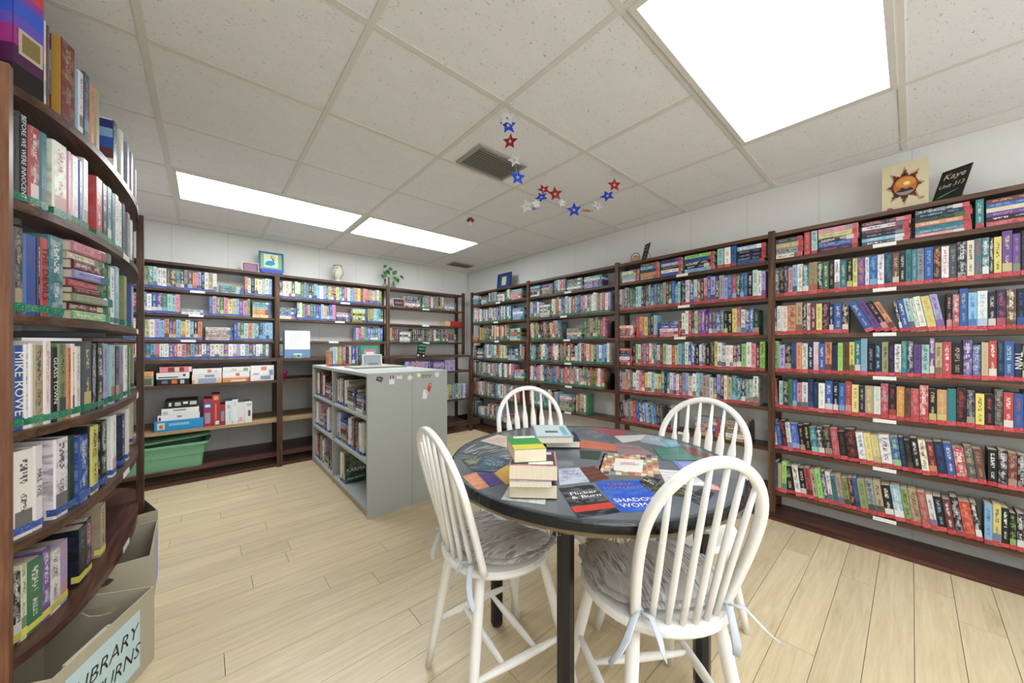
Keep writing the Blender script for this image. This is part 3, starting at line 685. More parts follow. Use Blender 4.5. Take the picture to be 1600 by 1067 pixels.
def cpt(px, off=0.0):
    """point and heading of the bowed edge where it shows at a pixel column"""
    prev = None
    for i in range(len(CURVE)-1):
        def col(p): return 800+FPX*((p.x*RT[0]+p.y*RT[1])/(p.x*FW[0]+p.y*FW[1]))
        O_ = Vector((-off, 0)); a, b = col(CURVE[i]+O_), col(CURVE[i+1]+O_)
        if a <= px <= b or i == len(CURVE)-2:
            f = max(0, min(1, (px-a)/(b-a+1e-9))); p = CURVE[i].lerp(CURVE[i+1], f)+O_; tg = (CURVE[i+1]-CURVE[i]).normalized()
            return p, math.atan2(tg.y, tg.x)
        if px < a: return CURVE[0]+O_, math.atan2(*(CURVE[1]-CURVE[0]).yx)
LG = 'hardcovers on the curved left bookcase'
rowsL = [
 (4, 2.963, 'second-highest', "60- 78d/k 135k/w 187r/w 222t/n 312w/r 333p/w 365w/p 385b/w 410w/s 475r/w 497k/w 518t/w 535t/s 550w/k 565w/g 580n/s 602s/n 614w 626d 640i", {135: ('BEFORE WE WERE INNOCENT', 0.0165, INKW)}, 0.018, 'green'),
 (3, 2.963, 'middle', "60- 112d/e 173b/u 190n/w 225r/k 295t/w", {225: ('THE DEVILS', 0.03, INKK)}, 0.018, 'green'),
 (3, 2.963, 'middle', "498- 512g/w 530w/u 552l/w 587a/e 612b/w 626w 640c", {}, 0.02, 'green'),
 (2, 2.963, 'third lowest', "60- 112b/w 135w 156w/c 205e 240w/p 270k/w 310a 332o 350c 375w 425d 447n/w 480k/w 498i/k 533q 552n/e 570s 590w/k 604g/e 625e/k 640c", {112: ('MIKE ROWE', 0.032, INKW), 270: ('GLASS TOWN', 0.022, INKW)}, 0.018, 'green'),
 (1, 2.5, 'second-lowest', "50- 133w/k 170w/k 268w/k 293z/k 345b/w 353k 385y/k 418k/w 455w/p 488n/w 505w/o 520c 532c", {170: ('MRS. IVIE', 0.02, INKK)}, 0.02, 'blue'),
 (0, 2.5, 'lowest', "50- 82k/w 106c/g 166g/w 198u/w 236w/h 264i/o 338k/b 358n/p 412e/k", {}, 0.05, 'yellow'),
]
cnt = {}
lastbook = {}
def place_left(z, pa, pb, c1, c2, h, d, setb, label, grp, hard, st, title=None, tmax=0.055, name='hardcover_book', sth=0.02, stoff=0.008):
    A, _ = cpt(pa, setb); B, hb = cpt(pb, setb); L = (B-A).length
    t = max(0.009, min(tmax, L-0.0015))
    hd = math.atan2((B-A).y, (B-A).x) if L > 1e-4 else hb
    px_, py_ = math.cos(hd), math.sin(hd)
    inx = Vector((-py_, px_))               # into the shelf
    o = B-Vector((px_, py_))*(t+0.0006)
    key = round(z, 3)
    if key in lastbook and c1:              # keep clear of the book before it on the fanned row
        pass
    return book(name, (o.x, o.y, z), hd, t, d, h, c1, c2, label, grp, hard=hard, sticker=st, title=title, sth=sth, stoff=stoff)
for lv, sc, rn, toks, titles, setb, st in rowsL:
    prev = None; z = SZ[lv]+0.0128
    for tk in toks.split():
        num = ''.join(ch for ch in tk if ch.isdigit()); rest = tk[len(num):]; x = float(num)/sc
        if prev is None or rest == '-': prev = x; continue
        c1, _, c2 = rest.partition('/'); n = cnt.get(lv, 0); cnt[lv] = n+1
        h = R.uniform(0.218, 0.243) if lv else R.uniform(0.185, 0.215)
        if lv == 3 and c1 in 'r': h = 0.225
        extra = ', after the lying stack' if lv == 3 and n > 4 else ''
        place_left(z, prev, x, c1, c2 or None, h, 0.15, setb, f'{CN[c1]} book, {ordn(n)} from the near post, {rn} shelf, curved left bookcase', LG, lv > 0, st, titles.get(int(num)))
        if st == 'blue': pass
        prev = x
# the lying stack with pale page ends
A, ha = cpt(125); 
tgt, hh_ = cpt(150)
hd = math.atan2((tgt-A).y, (tgt-A).x)-0.1
inx = Vector((-math.sin(hd), math.cos(hd)))
zz = SZ[3]+0.0128
for i, (c, t, L) in enumerate([('v/w', 0.03, 0.235), ('m/w', 0.026, 0.22), ('a/i', 0.028, 0.225), ('m/p', 0.02, 0.175), ('r/p', 0.027, 0.195), ('i/b', 0.028, 0.2), ('m/w', 0.031, 0.205), ('c/h', 0.024, 0.2), ('p/r', 0.034, 0.235)]):
    c1, _, c2 = c.partition('/'); o = A+inx*(0.014+0.012*(i % 3 == 1))+Vector((math.cos(hd), math.sin(hd)))*0.004*(i % 2)
    book('hardcover_book', (o.x, o.y, zz), hd+R.uniform(-0.04, 0.04), t, 0.15, L*0.84, c1, c2, f'{CN[c1]} hardcover lying {"lowest" if i == 0 else "topmost" if i == 8 else ordn(8-i)+" down"} in the stack on the curved left bookcase', LG, hard=True, sticker='green', lying='R', sth=0.02, stoff=0.004)
    zz += t+0.0004
# boxes and tall books on its top
TOPZ = SZ[5]+0.0128
topit = [(0, 19, 'r/w', 0.30, 'puzzle_box', 'red picture puzzle box standing at the near end on top of the curved bookcase', 0.1), (20, 68, 'u/k', 0.31, 'puzzle_box', 'tall purple and red glossy puzzle box on top of the curved left bookcase', 0.075),
 (68, 73, 'w/l', 0.24, 'hardcover_book', 'thin white book right of the purple puzzle box', 0.02), (73, 79, 'h/e', 0.235, 'hardcover_book', 'thin brown book left of the red puzzle box with village picture', 0.02),
 (79, 118, 'm/e', 0.245, 'puzzle_box', 'dark red puzzle box with a village picture and gold edges', 0.06), (119, 123, 'l/w', 0.19, 'puzzle_box', 'light blue box just right of the dark red puzzle box', 0.03), (123, 131, 'w/k', 0.2, 'puzzle_box', 'white box with plain side on top of the curved bookcase', 0.03),
 (131, 141, 'd/l', 0.215, 'puzzle_box', 'dark grey box beside the plain white box, top of the curved bookcase', 0.04), (141, 148, 'o/g', 0.2, 'puzzle_box', 'thin orange and green box on top of the curved bookcase', 0.03), (148, 156, 'e/l', 0.21, 'puzzle_box', 'tan picture box left of the lake picture box', 0.03),
 (157, 183, 'n/l', 0.19, 'puzzle_box', 'puzzle box with a blue lake landscape on its face', 0.045), (184, 193, 'w/p', 0.2, 'hardcover_book', 'white book with pink print right of the lake picture box', 0.04), (193, 202, 's/w', 0.2, 'hardcover_book', 'grey book on top of the curved bookcase', 0.04),
 (202, 208, 'i/w', 0.2, 'hardcover_book', 'lilac and white tall book on top of the curved bookcase', 0.045), (208, 213, 'c/w', 0.2, 'hardcover_book', 'cream book near the far end, top of the curved bookcase', 0.045)]
for a, b, c, h, nm, lab, tm in topit:
    c1, _, c2 = c.partition('/')
    A_, hA = cpt(max(a, 20)); B_, hB = cpt(b)
    if a == 0:
        o = CURVE[0]+Vector((-0.095, -0.045)); book(nm, (o.x, o.y, TOPZ), 1.15, 0.045, 0.2, h, c1, c2, lab, 'boxes and books on top of the curved bookcase', hard=True, sticker=None); continue
    big = nm == 'puzzle_box'
    bo = place_left(TOPZ, a, b, c1, c2, h, 0.2 if big else 0.15, 0.006, lab, 'boxes and books on top of the curved bookcase', True, None, tmax=tm, name=nm)
    tt_ = max(v.co.x for v in bo.data.vertices)
    def art(x0, x1, side, z0, z1, col):
        if side: MB().box(tt_*x0, tt_*x1, -0.0012, -0.0004, h*z0, h*z1).build('cover_art', plain(col, 0.2), bo)
        else: MB().box(-0.0012, -0.0003, 0.2*x0+0.001, 0.2*x1, h*z0, h*z1).build('cover_art', plain(col, 0.2), bo)
    if a == 20:
        for sd in (0, 1):
            for z0_, z1_, col in ((0, 0.2, '#1d1a20'), (0.2, 0.36, '#55264f'), (0.36, 0.52, '#a8388c'), (0.52, 0.62, '#6a58c8'), (0.62, 0.76, '#3c62d8'), (0.76, 0.84, '#8a4ab0'), (0.84, 1.0, '#d04a5c')): art(0.0, 1.0, sd, z0_, z1_, col)
        MB().box(tt_*0.15, tt_*0.95, -0.002, -0.0013, h*0.3, h*0.52).build('picture_label', plain('#c9bda8', 0.3), bo)
        MB().box(tt_*0.25, tt_*0.85, -0.0026, -0.0021, h*0.33, h*0.49).build('picture_label', plain('#8a7a4a', 0.3), bo)
    if a == 79:
        for x0_, x1_, z0_, z1_, col in ((0.0, 0.1, 0, 1, '#c9a04a'), (0.1, 1.0, 0.0, 0.26, '#96303a'), (0.1, 1.0, 0.26, 0.55, '#7f96cc'), (0.1, 1.0, 0.55, 0.8, '#c3cade'), (0.1, 1.0, 0.8, 1.0, '#54439a'), (0.3, 0.8, 0.6, 0.68, '#7a4a3c'), (0.15, 0.6, 0.04, 0.1, '#d9cba8')): art(x0_, x1_, 0, z0_, z1_, col)
    if a == 157:
        for z0_, z1_, col in ((0, 0.2, '#e8e6e4'), (0.2, 0.4, '#6e4a44'), (0.4, 0.62, '#3f62b4'), (0.62, 0.8, '#8fb0dc'), (0.8, 0.97, '#2c3a78'), (0.97, 1, '#e4e6e8')): art(0.0, 1.0, 0, z0_, z1_, col)

zz = TOPZ; e0 = CURVE[-1]
for i, (c, t) in enumerate([('w/g', 0.018), ('g/v', 0.022), ('z/g', 0.02), ('o/c', 0.014)]):
    c1, _, c2 = c.partition('/')
    book('hardcover_book', (e0.x-0.006, e0.y-0.20, zz), PI/2+0.03*(i-1), t, 0.15, 0.2, c1, c2, f'{CN[c1]} book lying at the far end on top of the curved bookcase', 'boxes and books on top of the curved bookcase', hard=True, sticker=None, lying='R'); zz += t+0.0004
for i, (c, h) in enumerate([('u/l', 0.17), ('l/w', 0.16), ('i/w', 0.17)]):
    c1, _, c2 = c.partition('/')
    book('hardcover_book', (e0.x-0.012-0.006*i, e0.y+0.035*i+0.012, TOPZ), PI/2+0.1, 0.028, 0.14, h, c1, c2, f'{CN[c1]} book standing last at the far end on top of the curved bookcase', 'boxes and books on top of the curved bookcase', hard=True, sticker=None)

# ================================================================== file boxes under it
from mathutils.geometry import tessellate_polygon
def holed(w_, h_, hole, th):
    """upright panel in local xz, thickness along y, with one opening"""
    out = [Vector((-w_/2, 0, 0)), Vector((w_/2, 0, 0)), Vector((w_/2, 0, h_)), Vector((-w_/2, 0, h_))]
    hl = [Vector((x, 0, z)) for x, z in hole]
    tris = tessellate_polygon([out, hl]); P = out+hl; n = len(P); m = MB()
    m.v = [tuple(p) for p in P]+[(p.x, th, p.z) for p in P]
    for t in tris: m.f.append(tuple(t)); m.f.append(tuple(n+i for i in reversed(t)))
    for base, k in ((0, 4), (4, len(hl))):
        for i in range(k): a, b = base+i, base+(i+1) % k; m.f.append((a, b, n+b, n+a))
    return m
KRAFT = plain('#a9a28c', 0.75, name='grey_card'); KRAFT2 = plain('#b5ad97', 0.75, name='kraft_card')
def slot(w_, z): 
    return [(-w_/2, z), (-w_*0.3, z-0.016), (0, z-0.02), (w_*0.3, z-0.016), (w_/2, z), (w_*0.36, z+0.012), (w_*0.18, z+0.006), (0, z+0.012), (-w_*0.18, z+0.006), (-w_*0.36, z+0.012)]
def file_box(corner, rz, sx, sy, h, label):
    """corner: far right upper corner; local x to the right, y away"""
    e = empty('file_box', (corner.x, corner.y, 0), rz, label=label, cat='box', group='file boxes under the curved bookcase')
    th = 0.004
    for y in (-sy, -th):
        p = holed(sx-2*th, h, slot(0.1, h-0.055), th).build('end_panel', KRAFT2, e); p.location = (-sx/2, y, 0)
    MB().box(-th, 0, -sy, 0, 0, h).build('side_panel', KRAFT2, e); MB().box(-sx, -sx+th, -sy, 0, 0, h).build('side_panel', KRAFT2, e)
    MB().box(-sx+th, -th, -sy+th, -th, 0.0005, 0.005).build('box_base', KRAFT, e)
    return e
BH = 0.262
c1_ = W(241, 915, Z=BH); b1 = file_box(c1_, -0.445, 0.30, 0.37, BH, 'open grey-tan file box with the handwritten returns sign, nearest the viewer')
SIGNC = plain('#c3dde2', 0.5, name='pale_blue_paper')
MB().box(0.0003, 0.001, -0.335, -0.07, 0.035, BH-0.035).build('returns_sign', SIGNC, b1)
Ms = Matrix.Translation((0.0014, -0.2, 0.165)) @ Matrix.Rotation(PI/2, 4, 'Z') @ Matrix.Rotation(PI/2, 4, 'X')
text('LIBRARY', 0.062, b1, Ms, INKK, 'handwriting', sx=1.0, shear=0.25)
text('RETURNS', 0.062, b1, Matrix.Translation((0, 0, -0.07)) @ Ms, INKK, 'handwriting', sx=0.95, shear=0.25)
o = book('hardcover_book', (0, 0, 0), 0, 0.035, 0.15, 0.225, 'w', 'h', 'pale-paged book standing inside the returns file box', None, hard=True, sticker=None)
o.matrix_world = Matrix.Translation((c1_.x, c1_.y, 0)) @ Matrix.Rotation(-0.445, 4, 'Z') @ Matrix.Translation((-0.012, -0.13, 0.006)) @ Matrix.Rotation(PI, 4, 'Z')
c2a, c2b = W(232, 868.7, Z=BH), W(246.8, 812, Z=BH)
file_box(Vector((c2b.x, c2b.y, 0)), 0.02, 0.30, c2b.y-c2a.y, BH, 'middle grey-tan file box with a blue strip on its corner')
MB().box(-0.0, 0.001, -0.14, -0.02, 0.01, BH-0.03).build('blue_strip', plain('#8f9fe0', 0.5), bpy.data.objects['file_box.001'])
c3a = W(249.5, 797, Z=BH); file_box(Vector((c3a.x-0.09, c3a.y+0.30, 0)), 0.28, 0.28, 0.3, BH, 'farthest file box, behind the blue-striped one')

# ================================================================== grey metal shelving
GX0, GX1, GY0, GY1, GH = 0.797, 1.392, 2.338, 3.885, 0.945
g = empty('metal_shelving', ((GX0+GX1)/2, (GY0+GY1)/2, 0), label='low pale grey metal double-sided shelving standing mid-floor', cat='shelving')
cx, cy = (GX0+GX1)/2, (GY0+GY1)/2; MX = 1.108; DIV = 3.17
def gb(a, b_, c, d, z0, z1, name, mat=GREYMETAL): return MB().box(a-cx, b_-cx, c-cy, d-cy, z0, z1).build(name, mat, g)
for sx0, sx1 in ((GX0, MX-0.0012), (MX+0.0012, GX1)):
    gb(sx0, sx1, GY0, GY0+0.018, 0.0, GH-0.022, 'end_panel'); gb(sx0, sx1, GY1-0.018, GY1, 0.0, GH-0.022, 'end_panel')
    gb(sx0, sx1, GY0-0.003, GY1+0.003, GH-0.0218, GH, 'top_panel')
    ins = 0.001; gb(sx0+ins, sx1-ins, DIV-0.012, DIV+0.012, 0.0, GH-0.022, 'divider')
    bk = (sx1-0.006, sx1) if sx0 == GX0 else (sx0, sx0+0.006)
    gb(bk[0], bk[1], GY0+0.018, GY1-0.018, 0.0, GH-0.022, 'back_panel')
    for y0, y1 in ((GY0+0.018, DIV-0.012), (DIV+0.012, GY1-0.018)):
        for z in (0.055, 0.365, 0.655):
            gb(sx0+(0.002 if sx0 == GX0 else 0.006), sx1-(0.006 if sx0 == GX0 else 0.002), y0+0.0005, y1-0.0005, z-0.018, z, 'shelf')
        fx = (sx0+0.008, sx0+0.012) if sx0 == GX0 else (sx1-0.012, sx1-0.008)
        gb(fx[0], fx[1], y0+0.0005, y1-0.0005, 0.0, 0.036, 'kick_plate', plain('#a99d8c', 0.5))
CG = 'books in the grey metal shelving'
def cabrow(y0, y1, z, toks, where, lean=0):
    y = y1; stk_n = 0
    items = toks.split(); n = 0
    for tk in items:
        if tk[0] == '*':           # stack
            ny = y-0.2; ns_ = stk_n; stk_n += 1
            stack('hardcover_book', y, z, tk[1:].split('+'), -PI/2, GX0+0.02, f'the {"second" if ns_ else "first"} stack, {where}', CG, hh=0.185, d=0.15, sticker='blue', t0=0.026, hard=True); y = ny; continue
        c1, _, c2 = tk.partition('/'); t = R.uniform(0.026, 0.042)
        if y-t < y0+0.004: break
        book('hardcover_book', (GX0+0.02+R.uniform(0, 0.012), y-0.0005, z), -PI/2, t-0.001, 0.15, R.uniform(0.195, 0.235), c1, c2 or None, f'{CN[c1]} book, {ordn(n)} from the far end, {where}', CG, hard=True, sticker='blue'); y -= t; n += 1
cabrow(DIV+0.013, GY1-0.03, 0.6555, "h/e e/k w/k c/h m/w k/w n/w r/e w/k c/r k/o *k/w+o/k+n/w+w/b+m/w+m/w", 'upper shelf of the far grey bay')
cabrow(DIV+0.013, GY1-0.02, 0.3655, "n/w w/b w/k y/k s/w p/w *e/h+w/k+b/w+c/k+n/w b/w w/k w/n", 'middle shelf of the far grey bay')
cabrow(DIV+0.013, GY1-0.02, 0.0555, "c/r o/w r/w k/n n/w e/k a/h q/w w/m i/w *h/y+e/k+k/w+y/k m/w", 'bottom shelf of the far grey bay')
cabrow(GY0+0.02, DIV-0.02, 0.6555, "m/w w/k h/w c/a w/g n/w k/w w/n c/k *d/w+k/w+h/w+n/s+c/w+y/v *k/w+s/w+m/w+n/w+w/n a/k z/y a/k d/w", 'upper shelf of the near grey bay')
cabrow(GY0+0.02, DIV-0.02, 0.3655, "i/w l/w w/k i/b *b/k+l/n+o/k+k/r+h/w+y/n+k/w w/k w/r m/w m/w k/w h/w w/k w/s w/k", 'middle shelf of the near grey bay')
kb = Vector((GX0+0.02, 2.93, 0.0555))
book('hardcover_book', (kb.x, kb.y+0.09, kb.z), -PI/2, 0.03, 0.15, 0.225, 'w', 'k', 'white hardcover behind the KARMA book, bottom shelf of the near grey bay', CG, hard=True, sticker='blue')
book('hardcover_book', (kb.x+0.003, kb.y+0.05, kb.z), -PI/2, 0.034, 0.15, 0.225, 'c', 'k', 'cream hardcover just behind the KARMA book, grey metal shelving', CG, hard=True, sticker='blue')
kk = book('hardcover_book', (kb.x+0.004, kb.y, kb.z), -PI/2, 0.032, 0.16, 0.23, 'z', 'e', 'dark green book titled KARMA showing its cover, bottom of the near grey bay', CG, hard=True, sticker='blue')
Mk = Matrix.Translation((0.0326, 0.08, 0.1)) @ Matrix.Rotation(PI/2, 4, 'Z') @ Matrix.Rotation(PI/2, 4, 'X')
text('KARMA', 0.042, kk, Mk, INKW, 'title'); text('PAUL WILSON', 0.02, kk, Matrix.Translation((0, 0, -0.065)) @ Mk, INKW, 'author')

# magnets and notes on its end
def card(name, px, py, wd, ht, col, label, rot=0.0, extra=None):
    p = W(px, py, Y=GY0); e = empty(name, (p.x, GY0-0.0004, p.z), label=label, cat='magnet', group='magnets on the grey shelving')
    M = Matrix.Rotation(rot, 4, 'Y'); MB().box(-wd/2, wd/2, -0.002, 0, -ht/2, ht/2, M).build('card', plain(col, 0.5), e)
    if extra:
        for q, (a, b_, c, d, cc) in enumerate(extra): MB().box(a*wd/2, b_*wd/2, -0.0024-0.0003*q, -0.0019, c*ht/2, d*ht/2, M).build('print', plain(cc, 0.5), e)
card('fridge_magnet', 593, 592, 0.04, 0.032, '#33303a', 'dark square magnet nearest the left edge of the grey end panel', 0.45, [(-0.6, 0.6, -0.5, 0.5, '#9a6a78')])
card('fridge_magnet', 612, 593, 0.036, 0.062, '#e9e9ec', 'white photo card with purple figure print on the grey end panel', 0, [(-0.8, 0.8, 0.1, 0.9, '#4a3a6a'), (-0.3, 0.3, -0.1, 0.7, '#e6c8cc')])
card('fridge_magnet', 624, 588, 0.04, 0.034, '#e4e2e0', 'pale square magnet right of the photo card', 0.05, [(-0.15, 0.15, 0.1, 0.6, '#3a3a3a')])
card('fridge_magnet', 671, 605, 0.024, 0.062, '#cc4a48', 'red strip magnet on the right grey panel', 0.3, [(-0.5, 0.5, 0.3, 0.8, '#e4a0a0')])
card('fridge_magnet', 664, 616, 0.036, 0.066, '#eeeeec', 'white card hanging below the red strip magnet', 0.12, [(0.1, 0.5, 0.3, 0.7, '#c48a5a')])
for px, py, r, c, lb_ in ((640, 590, 0.022, '#c9bdb5', 'round pale magnet at the seam of the grey panels'), (654, 586, 0.017, '#d8d49a', 'round yellow magnet right of the seam'), (682.5, 585, 0.021, '#d4d6e4', 'round pale lilac magnet nearest the right edge')):
    p = W(px, py, Y=GY0); e = empty('fridge_magnet', (p.x, GY0-0.0004, p.z), label=lb_, cat='magnet', group='magnets on the grey shelving')
    Mr = Matrix.Rotation(PI/2, 4, 'X')
    m = MB().lathe([(r, 0), (r, 0.003)], 18); m.v = [tuple(Mr @ Vector(v)) for v in m.v]; m.build('disc', plain(c, 0.4), e)
    m = MB().lathe([(r*0.72, 0.003), (r*0.72, 0.0036)], 18); m.v = [tuple(Mr @ Vector(v)) for v in m.v]; m.build('print', plain('#e9e4d0' if c != '#d8d49a' else '#f1efd8', 0.4), e)
p = W(667, 588, Y=GY0); e = empty('fridge_magnet', (p.x, GY0-0.0004, p.z), label='olive magnet of small curly letters between two round magnets', cat='magnet', group='magnets on the grey shelving')
for k in range(3):
    Mr = Matrix.Translation((-0.03+0.027*k, 0, 0)) @ Matrix.Rotation(PI/2, 4, 'X'); m = MB()
    pts = [(0.012*math.cos(a)*(1-a/9), 0.014*math.sin(a)*(1-a/12), 0.0015) for a in [i*0.5 for i in range(12)]]
    m.tube(pts, 0.0026, 6); m.v = [tuple(Mr @ Vector(v)) for v in m.v]; m.build('curl', plain('#7d8460', 0.5), e)
# things on top of it
def topbooks():
    T = "w:166 yo:218 n:232 w:275 p:320 e:400 r:460 k:515 p:560 b:640 w:690 h:740"
    xs = [(165, 218, 'o', 0.13, 'red'), (228, 274, 'l/w', 0.15, 'blue'), (276, 318, 'w/p', 0.155, 'green'), (320, 402, 'a/y', 0.158, 'red'), (408, 462, 'p/r', 0.155, 'red'), (462, 516, 'k/g', 0.162, 'red'),
          (516, 566, 'p/w', 0.165, 'green'), (568, 632, 'b/w', 0.165, 'green'), (634, 690, 'b/w', 0.165, 'red'), (692, 735, 'h/w', 0.15, 'green')]
    for i, (a, b_, c, h, st) in enumerate(xs):
        A = W(500+a/11.43, 569, Z=GH); B = W(500+b_/11.43, 568, Z=GH)
        y = 3.42; xa, xb = W(500+a/11.43, 560, Y=y).x, W(500+b_/11.43, 560, Y=y).x
        c1, _, c2 = c.partition('/')
        book('paperback', (xa, y, GH+0.0002), 0, xb-xa-0.0015, 0.11, h*1.12, c1, c2 or None, f'{CN[c1]} paperback, {ordn(i)} from the left in the row on top of the grey shelving', 'paperbacks on top of the grey shelving', sticker=st)
topbooks()
def frame(name, c, rz, tilt, wd, ht, th, bw, cols, label, cat, picname='picture', stand=None, mat=None):
    """picture frame standing on its lower edge, facing local -y, leaning back by tilt"""
    e = empty(name, c, rz, label=label, cat=cat); M = Matrix.Rotation(-tilt, 4, 'X')
    fm = cols[0] if not isinstance(cols[0], str) else plain(cols[0], 0.4)
    for a in ((-wd/2, wd/2, 0, bw), (-wd/2, wd/2, ht-bw, ht), (-wd/2, -wd/2+bw, bw, ht-bw), (wd/2-bw, wd/2, bw, ht-bw)):
        MB().box(a[0], a[1], 0, th, a[2], a[3], M).build('frame_side', fm, e)
    MB().box(-wd/2+bw, wd/2-bw, th*0.35, th*0.9, bw, ht-bw, M).build(picname, plain(cols[1], 0.5), e)
    e['_M'] = 0
    return e, M
def flat(e, M, x0, x1, z0, z1, y, col, name='print'): return MB().box(x0, x1, y-0.0006, y, z0, z1, M).build(name, plain(col, 0.5), e)
p = W(580, 568, Y=3.30)
fe, M = frame('picture_frame', (p.x+0.02, 3.36, GH+0.0005), 0.1, 0.16, 0.17, 0.19, 0.012, 0.03, ['#4f9b80', '#e9d9dc'], 'green picture frame behind the white one on top of the grey shelving', 'picture frame')
flat(fe, M, -0.05, 0.05, 0.032, 0.155, 0.004, '#c98898'); flat(fe, M, -0.038, 0.038, 0.05, 0.13, 0.003, '#efe3e2')
p = W(583, 573, Z=GH+0.012)
tray = empty('display_tray', (1.10, 3.06, GH+0.0005), label='flat grey-brown board lying on the grey shelving under the white frame', cat='tray')
MB().box(-0.2, 0.235, -0.15, 0.15, 0, 0.008).build('board', plain('#8f8d80', 0.5), tray); MB().box(-0.19, 0.225, -0.14, 0.14, 0.008, 0.011).build('inset', plain('#a5a396', 0.5), tray)
fe, M = frame('picture_frame', (W(582, 560, Y=3.0).x, 3.0, GH+0.013), -0.25, 0.3, 0.155, 0.105, 0.008, 0.009, ['#eceae4', '#a9b3bd'], 'small white-framed tilted picture on the board on top of the grey shelving', 'picture frame')
flat(fe, M, -0.03, 0.045, 0.012, 0.03, 0.0026, '#7f8d9a')
MB().tube([(0, 0.03, 0.08), (0, 0.075, 0.0006)], 0.003, 6).build('prop', STEEL, fe)

# ================================================================== round table
TX, TY, TR, TZ = 1.034, 0.771, 0.48, 0.728
tb = empty('round_table', (TX, TY, 0), label='round dark-topped table with book covers under clear vinyl', cat='table')
def slate():
    n = NT('slate_vinyl', 0.16, 0.6); f = n.noise(n.coord('Object', (1, 1, 1)), 5, 4, 0.6)
    n.base(n.ramp(f, [(0.3, '#5b6167'), (0.6, '#6f757c'), (0.8, '#82888f')])); n.bump(n.noise(n.coord(), 9, 2), 0.05, 0.003); return n.m
MB().lathe([(TR-0.004, -0.004), (TR, -0.008), (TR, -0.027), (TR-0.006, -0.029)], 72, (0, 0, TZ)).build('tabletop_edge', plain('#1b1c1f', 0.25), tb, smooth=False)
MB().lathe([(TR-0.0045, -0.004), (TR-0.0045, -0.0008)], 72, (0, 0, TZ)).build('tabletop', slate(), tb)
MB().lathe([(TR-0.02, -0.042), (TR-0.02, -0.0295)], 48, (0, 0, TZ)).build('underside', plain('#a08a66', 0.7), tb)
def vinyl():
    n = NT('clear_vinyl', 0.12, 0.6); n.b.inputs['Transmission Weight'].default_value = 1.0; n.b.inputs['IOR'].default_value = 1.25
    n.base('#dfe4e4'); n.bump(n.noise(n.coord('Object', (1, 1, 0.25)), 45, 4, 0.6), 0.9, 0.008); return n.m
sk = MB(); rings = []
NS = 160
for zz, off, am in ((TZ+0.0012, -0.012, 0.0), (TZ+0.0012, 0.001, 0.0004), (TZ-0.016, 0.004, 0.0018), (TZ-0.028, 0.0055, 0.003), (TZ-0.04, 0.0, 0.0055)):
    rings.append([((TR+off+am*math.sin(a*41+zz*900)+am*0.6*math.sin(a*23))*math.cos(a), (TR+off+am*math.sin(a*41+zz*900)+am*0.6*math.sin(a*23))*math.sin(a), zz+(0.003*math.sin(a*17) if zz < TZ-0.035 else 0)) for a in [2*PI*i/NS for i in range(NS)]])
sk.loft(rings, cap=False).build('vinyl_skirt', vinyl(), tb, smooth=True)
for lx, ly in ((-0.29, -0.145), (0.145, -0.335), (0.29, 0.145), (-0.145, 0.335)):
    MB().prism([(0.025*math.cos(PI*k/4+PI/8), 0.025*math.sin(PI*k/4+PI/8)) for k in range(8)], 0.012, TZ-0.042, Tm((lx, ly, 0))).build('leg', BLACKM, tb)
    MB().lathe([(0.02, 0), (0.022, 0.004), (0.02, 0.0118)], 12, (lx, ly, 0)).build('foot', plain('#3a3a3a', 0.6), tb)
    MB().box(-0.05, 0.05, -0.05, 0.05, TZ-0.0465, TZ-0.0422, Tm((lx*0.97, ly*0.97, 0))).build('leg_plate', BLACKM, tb)
